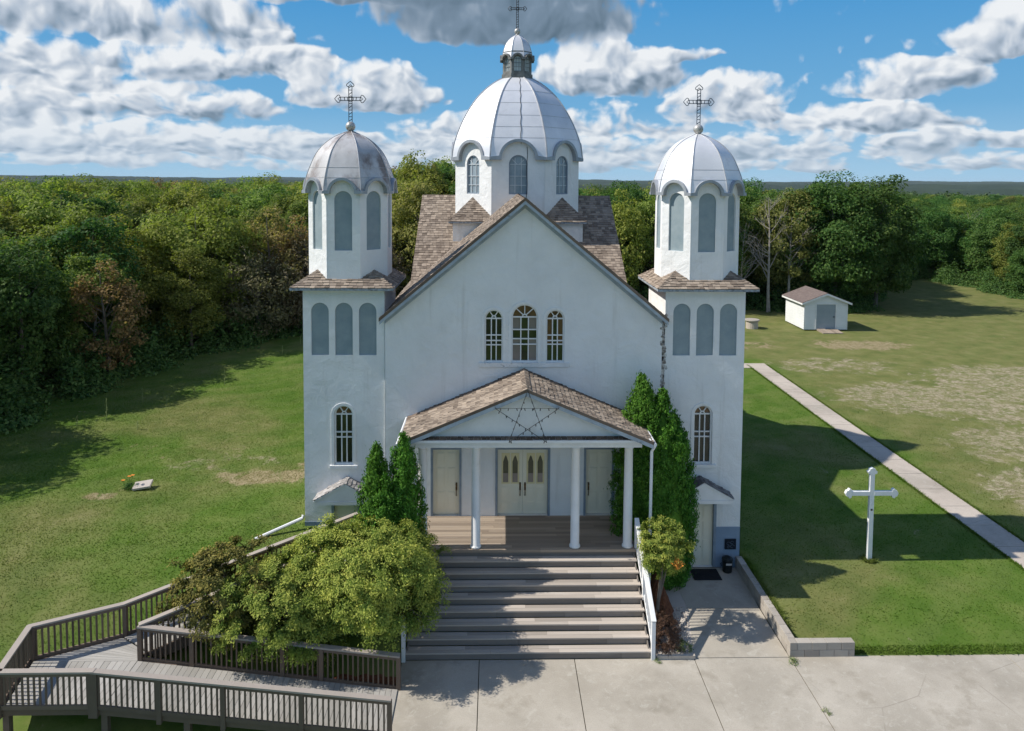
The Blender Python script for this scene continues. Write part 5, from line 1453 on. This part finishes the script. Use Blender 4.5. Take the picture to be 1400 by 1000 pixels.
def flower():
    z = float(ground_z(-14.1, 2.9)); f = empty('flower_plant', (-14.15, 2.9, z)); tag(f, 'small leafy plant with three orange flowers on the left lawn', 'flowers')
    g = np.random.default_rng(2); n = 500; P = g.normal(0, 1, (n, 3))*np.array([.20, .2, .14])+np.array([0, 0, .25]); P[:, 2] = np.abs(P[:, 2])
    mesh_obj('foliage', leaf_mesh('foliage', P, P-np.array([0, 0, .1]), .12, .05, M['leaf_under'], seed=2), f); f.scale = (.55, .55, .55)
    for x, y, h in ((-.32, -.1, .62), (-.02, .1, .80), (.26, 0, .92)):
        b = MB().tube([(x*.3, y, .1), (x*.8, y, h*.7), (x, y, h)], .012, 5); b.build('stalk', M['leaf_under'], f)
        b = MB()
        for k in range(9):
            a = 2*pi*k/9; b.add([(x, y, h), (x+.11*cos(a-.3), y+.11*sin(a-.3), h+.06), (x+.14*cos(a), y+.14*sin(a), h+.04), (x+.11*cos(a+.3), y+.11*sin(a+.3), h+.06)], [(0, 1, 2, 3)])
        b.build('blossom', M['petal'], f)
    t = MB().obox((-13.68, 2.95, z+.14), (1, .15, .12), (-.15, 1, .25), (-.1, -.25, 1), .30, .20, .04)
    tag(t.build('stone_slab', M['stone'], bevel=.01), 'pale flat stone slab propped beside the orange flowers', 'stone slab')
flower()
# ------------------------------------------------------------------ woods
def tree_proto(kind, seed, mat_, h, rx, rz, zc, clumps, per, cr, leaf, r0=.16, bark='bark', nl=9, spread=2.6, low=-.92, shape=1.0, twigs=0):
    root = empty(kind, (0, 0, -500))
    P, N = crown_points(seed, h, rx, rx*.95, zc, rz, clumps, per, cr, shape=shape, low=low)
    mesh_obj('crown', leaf_mesh('crown', P, N, leaf[0], leaf[1], M[mat_], seed=seed, jitter=.55, droop=.12), root)
    limb_mesh(seed, h, r0, spread, nl, twigs=twigs).build('trunk', M[bark], root)
    return root
LF = (.21, .13)
PRO = {
 'aspen': [tree_proto('aspen_tree', 101, 'leaf_aspen', 9.5, 2.7, 4.5, 5.1, 92, 175, .80, LF, bark='palebark'),
           tree_proto('aspen_tree', 102, 'leaf_aspen', 9.5, 2.9, 4.3, 5.2, 98, 175, .82, LF)],
 'dark': [tree_proto('poplar_tree', 103, 'leaf_dark', 9.5, 2.6, 4.7, 5.0, 98, 175, .80, LF),
          tree_proto('poplar_tree', 104, 'leaf_dark', 9.5, 3.0, 4.4, 5.1, 104, 175, .86, LF)],
 'lime': [tree_proto('willow_tree', 105, 'leaf_lime', 8.5, 3.2, 3.9, 4.6, 100, 175, .80, LF, spread=3.2),
          tree_proto('willow_tree', 106, 'leaf_lime', 8.5, 3.0, 3.9, 4.6, 92, 175, .90, LF, spread=3.2)],
 'olive': [tree_proto('ash_tree', 107, 'leaf_olive', 9.0, 2.8, 4.3, 4.8, 92, 175, .78, LF),
           tree_proto('ash_tree', 108, 'leaf_olive', 9.0, 2.7, 4.2, 4.9, 86, 175, .82, LF, bark='palebark')],
 'rust': [tree_proto('autumn_tree', 109, 'leaf_rust', 8.0, 2.1, 3.7, 4.1, 70, 85, .62, (.2, .12), nl=14)],
 'brown': [tree_proto('hawthorn_tree', 110, 'leaf_brown', 6.5, 2.7, 3.1, 3.2, 100, 75, .75, (.22, .10), nl=18, twigs=4)],
}
def bare(seed, h, mat_='deadwood', spread=3.0, n=20):
    root = empty('bare_tree', (0, 0, -500)); limb_mesh(seed, h, .13, spread, n, twigs=7, base=.28).build('trunk', M[mat_], root); return root
BARE = [bare(201, 9.5), bare(202, 9.0, n=24)]
used = set()
DESC = {'aspen': ('tree', 'mid green leafy aspen'), 'dark': ('tree', 'dense dark green poplar'), 'lime': ('tree', 'bright yellow green willow'),
        'olive': ('tree', 'dull olive green ash'), 'rust': ('tree', 'rusty orange brown tree'), 'brown': ('tree', 'grey brown twiggy hawthorn')}
def put(proto, x, y, s, rz, label, group, sz=1.0, cat='tree'):
    key = proto.name
    if key in used: o = copy_tree(proto)
    else: used.add(key); o = proto
    o.location = (x, y, float(ground_z(x, y))-.08); o.rotation_euler.z = rz; o.scale = (s, s, s*sz)
    tag(o, label, cat, group); return o

EDGE_L = [(-30, -22), (-27, -4), (-24.5, 3), (-23.3, 8), (-22.6, 13), (-21.4, 17.8), (-19.2, 23), (-15.2, 28.4), (-9, 33), (0, 36), (8, 40)]
EDGE_R = [(8, 40), (17, 45.0), (23.6, 46), (29, 44.2), (35, 45.2), (39, 52), (45, 62), (53, 69.5), (55.5, 63), (55, 54), (58, 44), (66, 34)]
CLEARING = EDGE_L+EDGE_R[1:]+[(66, -60), (-30, -60)]
def edge_dist(x, y):
    """distance from the edge of the clearing, positive inside the woods"""
    best = 1e9; ins = False; n = len(CLEARING)
    for i in range(n):
        (x0, y0), (x1, y1) = CLEARING[i], CLEARING[(i+1) % n]
        dx, dy = x1-x0, y1-y0; t = max(0, min(1, ((x-x0)*dx+(y-y0)*dy)/(dx*dx+dy*dy)))
        best = min(best, math.hypot(x-x0-t*dx, y-y0-t*dy))
        if (y0 > y) != (y1 > y) and x < (x1-x0)*(y-y0)/(y1-y0)+x0: ins = not ins
    return -best if ins else best
def in_view(x, y, m=3.0):
    dx, dy = x-CAM.x, y-CAM.y; az = math.degrees(atan2(dx, dy))-1.3
    return -35-m < az < 35+m and dy > 0
def hidden(x, y, h):
    """wholly behind the church"""
    dx, dy = x-CAM.x, y-CAM.y; az = math.degrees(atan2(dx, dy))
    return False
def woods():
    g = random.Random(77); pts = []; aside = []
    yy = -6.0
    while yy < 170:
        xx = -150.0
        while xx < 150:
            x, y = xx+g.uniform(-1.35, 1.35), yy+g.uniform(-1.35, 1.35); xx += 3.5
            e = edge_dist(x, y)
            if e < 1.4: continue
            d = math.hypot(x-CAM.x, y-CAM.y)
            if d > 170: continue
            if not in_view(x, y, 4 if y > 12 and x < 0 else 8):
                if in_view(x, y, 28): aside.append((x, y))
                continue
            pts.append((d, e, x, y))
        yy += 3.3
    pts.sort()
    CLEAR = lambda x, y: (x-35)**2+(y-47)**2 < 0
    rest = []; cnt = 0
    for d, e, x, y in pts:
        if cnt >= 284: rest.append((x, y)); continue
        az = math.degrees(atan2(x-CAM.x, y-CAM.y))
        right = x > 6
        r = g.random()
        if not right:
            if e < 4.5: kind = 'dark' if r < .38 else 'brown' if r < .58 else 'aspen' if r < .80 else 'olive' if r < .92 else 'rust'
            else: kind = 'aspen' if r < .32 else 'lime' if r < .68 else 'olive' if r < .80 else 'dark' if r < .93 else 'rust' if r < .96 else 'brown'
            if az > -19 and e < 9 and r < .75: kind = 'lime' if r < .33 and e > 5 else 'brown' if r < .5 else 'olive'
            top = 8.4+1.6*g.random()+(1.1 if e > 12 else 0)+.010*max(0, d-60)
            if az > -9: top += 2.4
            if e < 3.5: top -= 1.6*g.random()+.4
        else:
            kind = 'dark' if r < .55 else 'aspen' if r < .72 else 'olive' if r < .88 else 'lime' if r < .95 else 'brown'
            top = 11.0+1.8*g.random()
            if x > 50: top = 8.0+1.8*g.random(); kind = 'dark' if r < .8 else 'aspen'  # far right trees picked darker: cloud shade put into the leaf colour
        p = g.choice(PRO[kind]); h0 = {'aspen': 9.7, 'dark': 9.7, 'lime': 8.5, 'olive': 9.1, 'rust': 8.0, 'brown': 6.4}[kind]
        if kind == 'brown': top = min(top, 7.2)
        s = top/h0; sq = min(s, 1.12)
        side = ('wood right of the church' if right else 'wood left of the church')
        depth = 'edge' if e < 4.5 else 'middle' if d < 78 else 'back'
        grp = kind+' trees at the '+depth+' of the '+side
        put(p, x, y, sq, g.uniform(0, 6.28), DESC[kind][1]+' at the '+depth+' of the '+side, grp, s/sq); cnt += 1
    # trees that stand out
    put(PRO['rust'][0], -22.3, 17.2, .86, .6, 'orange brown tree leaning out over the lawn at the left wood edge', None)
    put(PRO['brown'][0], -14.6, 30.2, 1.12, 2.6, 'broad brown bush like tree close to the left tower', None, cat='tree')
    put(PRO['brown'][0], -17.3, 27.4, 1.0, 4.0, 'low brown twiggy tree at the lawn edge, left of the broad brown one', None)
    for i, (x, y, s, lb) in enumerate(((36.0, 46.5, 1.40, 'tall dark poplar with a spreading crown right of the shed'), (32.2, 46.6, 1.36, 'tall dark poplar standing right behind the shed'), (29.0, 49.0, 1.25, 'slender dark poplar behind the shed roof'))):
        put(PRO['dark'][i % 2], x, y, s*.93, i*2.1, lb, None, 1.10)
    for i, (x, y, s, lb) in enumerate(((25.0, 45.0, 1.28, 'bare whitish dead tree behind the shed, tallest of the leafless ones'), (27.2, 45.6, 1.12, 'leafless grey tree leaning beside the taller bare one'), (22.4, 45.4, 1.0, 'low tangle of dead grey branches left of the shed'), (17.5, 44.0, 1.05, 'leafless tree between the dome and the right tower'), (62.0, 72.0, 1.0, 'pale dead snag in the right hand wood'))):
        put(BARE[i % 2], x, y, s, i*1.3, lb, None)
    # the wood further off: one mass, tree crowns scattered over points
    Ps = []; Ns = []; q = np.random.default_rng(9); g2 = lambda n: q.random(n)
    def clumpy(x, y, h, r, n):
        z = float(ground_z(x, y)); k = q.normal(0, 1, (n, 3)); k /= np.linalg.norm(k, axis=1)[:, None]; k[:, 2] = np.where(g2(n) < .72, np.abs(k[:, 2]), k[:, 2])*1.05
        lp = 1+.25*np.sin(k[:, 0]*5+x)*np.cos(k[:, 1]*4+y)
        Ps.append(np.array([x, y, z+h*.52])+k*lp[:, None]*np.array([r, r, h*.46])*q.uniform(.8, 1.0, n)[:, None]); Ns.append(k+np.array([0, 0, .3]))
    pts2 = rest+aside
    yy = 120.0
    while yy < 330:
        xx = -330.0
        while xx < 330:
            x, y = xx+g.uniform(-1.8, 1.8), yy+g.uniform(-1.8, 1.8); xx += 4.6
            if math.hypot(x-CAM.x, y-CAM.y) > 170 and in_view(x, y, 20): pts2.append((x, y))
        yy += 4.4
    n = len(pts2); co = np.array([(x, y, float(ground_z(x, y))-.3) for x, y in pts2])
    me = bpy.data.meshes.new('woodland'); me.from_pydata(co.tolist(), [], [])
    sc = q.uniform(.62, 1.12, n)*np.where(co[:, 0] > 45, .92, 1.0); rz_ = q.uniform(0, 6.28, n)
    kind_w = [0, 1, 2, 3, 4, 5, 6, 7, 4, 0, 6, 1]
    idx = q.choice(kind_w, n); idx = np.where((co[:, 0] > 20) & (q.random(n) < .9), q.choice([2, 3, 2, 3, 2, 3, 0], n), idx)  # mostly dark crowns on the right, standing in for a cloud's shade
    for nm, ty, vals in (('size', 'FLOAT', sc), ('turn', 'FLOAT', rz_), ('pick', 'INT', idx)):
        at = me.attributes.new(nm, ty, 'POINT'); at.data.foreach_set('value', vals.astype(np.int32 if ty == 'INT' else np.float32))
    wo = mesh_obj('woodland', me); tag(wo, kind='stuff', label='mixed green wood stretching away behind the nearer trees', cat='woodland')
    ng = bpy.data.node_groups.new('scatter_crowns', 'GeometryNodeTree')
    ng.interface.new_socket('Geometry', in_out='INPUT', socket_type='NodeSocketGeometry'); ng.interface.new_socket('Geometry', in_out='OUTPUT', socket_type='NodeSocketGeometry')
    gi, go = ng.nodes.new('NodeGroupInput'), ng.nodes.new('NodeGroupOutput'); G = NT(ng)
    crowns = [next(c for c in p.children if c.name.startswith('crown')) for k in ('aspen', 'dark', 'lime', 'olive') for p in PRO[k]]
    jn = ng.nodes.new('GeometryNodeGeometryToInstance')
    for c in crowns:
        oi = ng.nodes.new('GeometryNodeObjectInfo'); oi.inputs['Object'].default_value = c; oi.inputs['As Instance'].default_value = True; oi.transform_space = 'ORIGINAL'
        ng.links.new(oi.outputs['Geometry'], jn.inputs[0])
    def attr(nm, ty):
        a_ = ng.nodes.new('GeometryNodeInputNamedAttribute'); a_.data_type = ty; a_.inputs['Name'].default_value = nm; return a_.outputs['Attribute']
    ip = ng.nodes.new('GeometryNodeInstanceOnPoints'); ng.links.new(gi.outputs[0], ip.inputs['Points'])
    jg = ng.nodes.new('GeometryNodeJoinGeometry'); 
    for l in list(jn.inputs[0].links): ng.links.new(l.from_socket, jg.inputs[0])
    ng.nodes.remove(jn)
    ng.links.new(jg.outputs[0], ip.inputs['Instance']); ip.inputs['Pick Instance'].default_value = True
    ng.links.new(attr('pick', 'INT'), ip.inputs['Instance Index']); ng.links.new(attr('size', 'FLOAT'), ip.inputs['Scale'])
    cx = ng.nodes.new('ShaderNodeCombineXYZ'); ng.links.new(attr('turn', 'FLOAT'), cx.inputs[2]); ng.links.new(cx.outputs[0], ip.inputs['Rotation'])
    ng.links.new(ip.outputs[0], go.inputs[0])
    md = wo.modifiers.new('scatter', 'NODES'); md.node_group = ng
    Ps.clear(); Ns.clear()
    def field(x, y): return (x > .60*y and y > 560)
    n = 0
    while n < 5000:
        d = 300*(q.random()*(6.5)+1)**.62; az = R(q.uniform(-56, 58)); x, y = CAM.x+d*sin(az), CAM.y+d*cos(az)
        if d < 320 or d > 1050 or field(x, y): continue
        sc = 1+d/500; clumpy(x, y, q.uniform(7.0, 10.0), 2.7*sc, 100); n += 1
    mesh_o = mesh_obj('distant_woodland', leaf_mesh('distant_woodland', np.concatenate(Ps), np.concatenate(Ns), 1.25, .85, M['leaf_far'], seed=6)); tag(mesh_o, kind='stuff', label='distant woods reaching toward the horizon', cat='woodland')
woods()
def far_ridges():
    g = np.random.default_rng(12)
    b = MB(); vs = []; fs = []
    for d, h, am in ((1500, -1, 4), (2000, 0, 5), (2700, 3, 6), (3800, 7, 7), (5200, 14, 9), (7000, 22, 10)):
        az = np.radians(np.arange(-75, 76, .15)); n = len(az)
        ph = g.uniform(0, 6.28, 5)
        top = h+am*(.5*np.sin(az*9+ph[0])+.35*np.sin(az*23+ph[1])+.2*np.sin(az*61+ph[2]))+np.convolve(g.normal(0, am*.25, n), np.ones(5)/5, 'same')+np.where(az < 0, 4*d/4600, 0)
        for rr, zz in ((d-160, -30*np.ones(n)), (d, top), (d+300, -30*np.ones(n))):
            vs += [(CAM.x+rr*sin(a), CAM.y+rr*cos(a), z) for a, z in zip(az, zz)]
        o = len(vs)-3*n
        for r_ in range(2):
            fs += [(o+r_*n+i, o+r_*n+i+1, o+(r_+1)*n+i+1, o+(r_+1)*n+i) for i in range(n-1)]
    b.add(vs, fs); o = b.build('hills', M['far']); tag(o, kind='structure')
    f = MB(); f.add([(590, 850), (900, 820), (1300, 1250), (850, 1300)], [(0, 1, 2, 3)]); f.add([(-330, 1000), (-255, 1000), (-330, 1350), (-450, 1350)], [(0, 1, 2, 3)])
    v = [p[:2] for p in f.v]; f.v = [(x, y, float(ground_z(x, y))+.8) for x, y in v]
    tag(f.build('field', M['field']), kind='structure')
M['far'] = mat('far_forest', (.020, .036, .026), (.036, .056, .034), .01, 6, .95)
M['field'] = mat('far_field', (.085, .135, .045), (.12, .17, .06), .01, 4, .95)
far_ridges()

def undergrowth():
    q = np.random.default_rng(31); Ps = []; Ns = []
    E = EDGE_L+EDGE_R[1:]
    for (x0, y0), (x1, y1) in zip(E[:-1], E[1:]):
        L = math.hypot(x1-x0, y1-y0); nx, ny = -(y1-y0)/L, (x1-x0)/L
        for i in range(int(L*6.5)):
            t = q.random(); o = abs(q.normal(0, 1.6))-.15; x, y = x0+(x1-x0)*t+nx*o+.5*sin(t*L*.9), y0+(y1-y0)*t+ny*o
            if not in_view(x, y, 28): continue
            h = (q.uniform(.3, 1.0) if o < .5 else q.uniform(.8, 2.9)); r = q.uniform(.45, 1.15); n = int(80+60*h)
            k = q.normal(0, 1, (n, 3)); k /= np.linalg.norm(k, axis=1)[:, None]; k[:, 2] = np.abs(k[:, 2])
            Ps.append(np.array([x, y, float(ground_z(x, y))-.1])+k*np.array([r, r, h])*q.uniform(.55, 1.1, n)[:, None]); Ns.append(k+np.array([0, 0, .4]))
    o = mesh_obj('undergrowth', leaf_mesh('undergrowth', np.concatenate(Ps), np.concatenate(Ns), .24, .12, M['leaf_under'], seed=8)); tag(o, kind='stuff', label='leafy undergrowth along the foot of the woods', cat='undergrowth')
undergrowth()
def weeds():
    g = random.Random(14)
    for i, (x, y, h) in enumerate(((-18.6, 13.2, .8), (-17.2, 12.8, .45), (-15.6, 16.2, .85), (-16.6, 14.6, .4), (-14.4, 22.8, .6), (-13.2, 23.4, .7), (-14.0, 25.6, .6), (-18.9, 10.4, 1.1), (-19.8, 9.6, .5), (-16.9, 9.2, .4))):
        b = MB(); z = float(ground_z(x, y)); b.tube([(0, 0, 0), (.03, .02, h*.6), (.02, .0, h)], [.016, .012, .006], 5)
        for k in range(12):
            t = .25+.7*k/12; a = k*2.4; l = .13*(1.1-t*.6); b.add([(.02, 0, h*t), (.02+l*.5*cos(a-.35), l*.5*sin(a-.35), h*t+.05), (.02+l*cos(a), l*sin(a), h*t+.03), (.02+l*.5*cos(a+.35), l*.5*sin(a+.35), h*t+.05)], [(0, 1, 2, 3)])
        tag(b.build('mullein_stalk', M['weed'], loc=(x, y, z)), 'pale upright weed stalk on the lawn near the left wood', 'weed', 'weed stalks on the left lawn')
weeds()
def grass():
    q = np.random.default_rng(41)
    def blades(n, x0, x1, y0, y1, keep, hmin, hmax):
        x = q.uniform(x0, x1, n); y = q.uniform(y0, y1, n); k = keep(x, y); x, y = x[k], y[k]; n = len(x); z = ground_z(x, y)
        h = q.uniform(hmin, hmax, n); a = q.uniform(0, 6.28, n); w = q.uniform(.012, .028, n); lx, ly = q.normal(0, .9, n)*h, q.normal(0, .9, n)*h
        V = np.empty((n, 3, 3)); ca, sa = np.cos(a)*w, np.sin(a)*w
        V[:, 0] = np.stack([x-ca, y-sa, z-.01], 1); V[:, 1] = np.stack([x+ca, y+sa, z-.01], 1); V[:, 2] = np.stack([x+lx, y+ly, z+h], 1)
        return V
    def line(x): return -4.15+.545*(x+10.5)
    def left(x, y):
        k = (x > -23.3+np.interp(y, [-7, 3, 8, 13, 18, 23], [-2.5, -.8, .3, 1.0, 2.2, 4.2])) & (q.random(len(x)) < np.interp(y, [12, 27], [1, 0]))
        under = (y < line(x)) & (x > -12.55) & (y > -7.25)
        return k & ~under & ~((x > -5.2) & (y < -1.2)) & ~((x > -7.1) & (y > -.02))
    Vs = [blades(330000, -24, -4.6, -9, 27, left, .012, .038),
          blades(150000, 7.3, 30.0, -4.3, 26, lambda x, y: (q.random(len(x)) < np.interp(x, [15, 29], [1, .05])*np.interp(y, [10, 25], [1, .1])) & ~((x > 16.1) & (x < 17.4)), .012, .038),
          blades(7000, 8.8, 20, -4.52, -4.2, lambda x, y: x > 8.8, .02, .065),
          blades(9000, 16.02, 16.14, -4, 25, lambda x, y: x > 0, .03, .08), blades(9000, 17.36, 17.48, -4, 25, lambda x, y: x > 0, .03, .08),
          blades(2500, 7.23, 7.35, -4.3, -.1, lambda x, y: x > 0, .04, .12), blades(1500, 7.2, 8.8, -4.33, -4.2, lambda x, y: x > 0, .04, .11), blades(700, 11.2, 11.56, -.36, -.06, lambda x, y: x > 0, .05, .13)]
    V = np.concatenate(Vs).reshape(-1, 3); n = len(V)//3
    me = bpy.data.meshes.new('grass'); me.vertices.add(len(V)); me.vertices.foreach_set('co', V.astype(np.float32).ravel())
    me.loops.add(len(V)); me.loops.foreach_set('vertex_index', np.arange(len(V), dtype=np.int32)); me.polygons.add(n); me.polygons.foreach_set('loop_start', np.arange(0, len(V), 3, dtype=np.int32))
    me.materials.append(M['blade']); me.update(); me.validate()
    tag(mesh_obj('grass', me), 'short mown grass of the church lawns', 'grass', kind='stuff')
def edge_free(x, y):
    return np.array([edge_dist(a, b) < .5 for a, b in zip(x, y)]) if len(x) < 1 else (x > -23.3+.0*y+np.interp(y, [-7, 3, 8, 13, 18, 23], [-2.5, -.8, .3, 1.0, 2.2, 4.2]))
grass()

def haze():
    b = MB().box(-9500, 9500, -600, 9500, -60, 60)
    m = bpy.data.materials.new('summer_haze'); m.use_nodes = True; nt = m.node_tree; nt.nodes.clear()
    v = nt.nodes.new('ShaderNodeVolumePrincipled'); v.inputs['Color'].default_value = (.72, .86, 1.0, 1); v.inputs['Density'].default_value = .000028
    o = nt.nodes.new('ShaderNodeOutputMaterial'); nt.links.new(v.outputs[0], o.inputs['Volume'])
    tag(b.build('haze', m), kind='stuff')
haze()
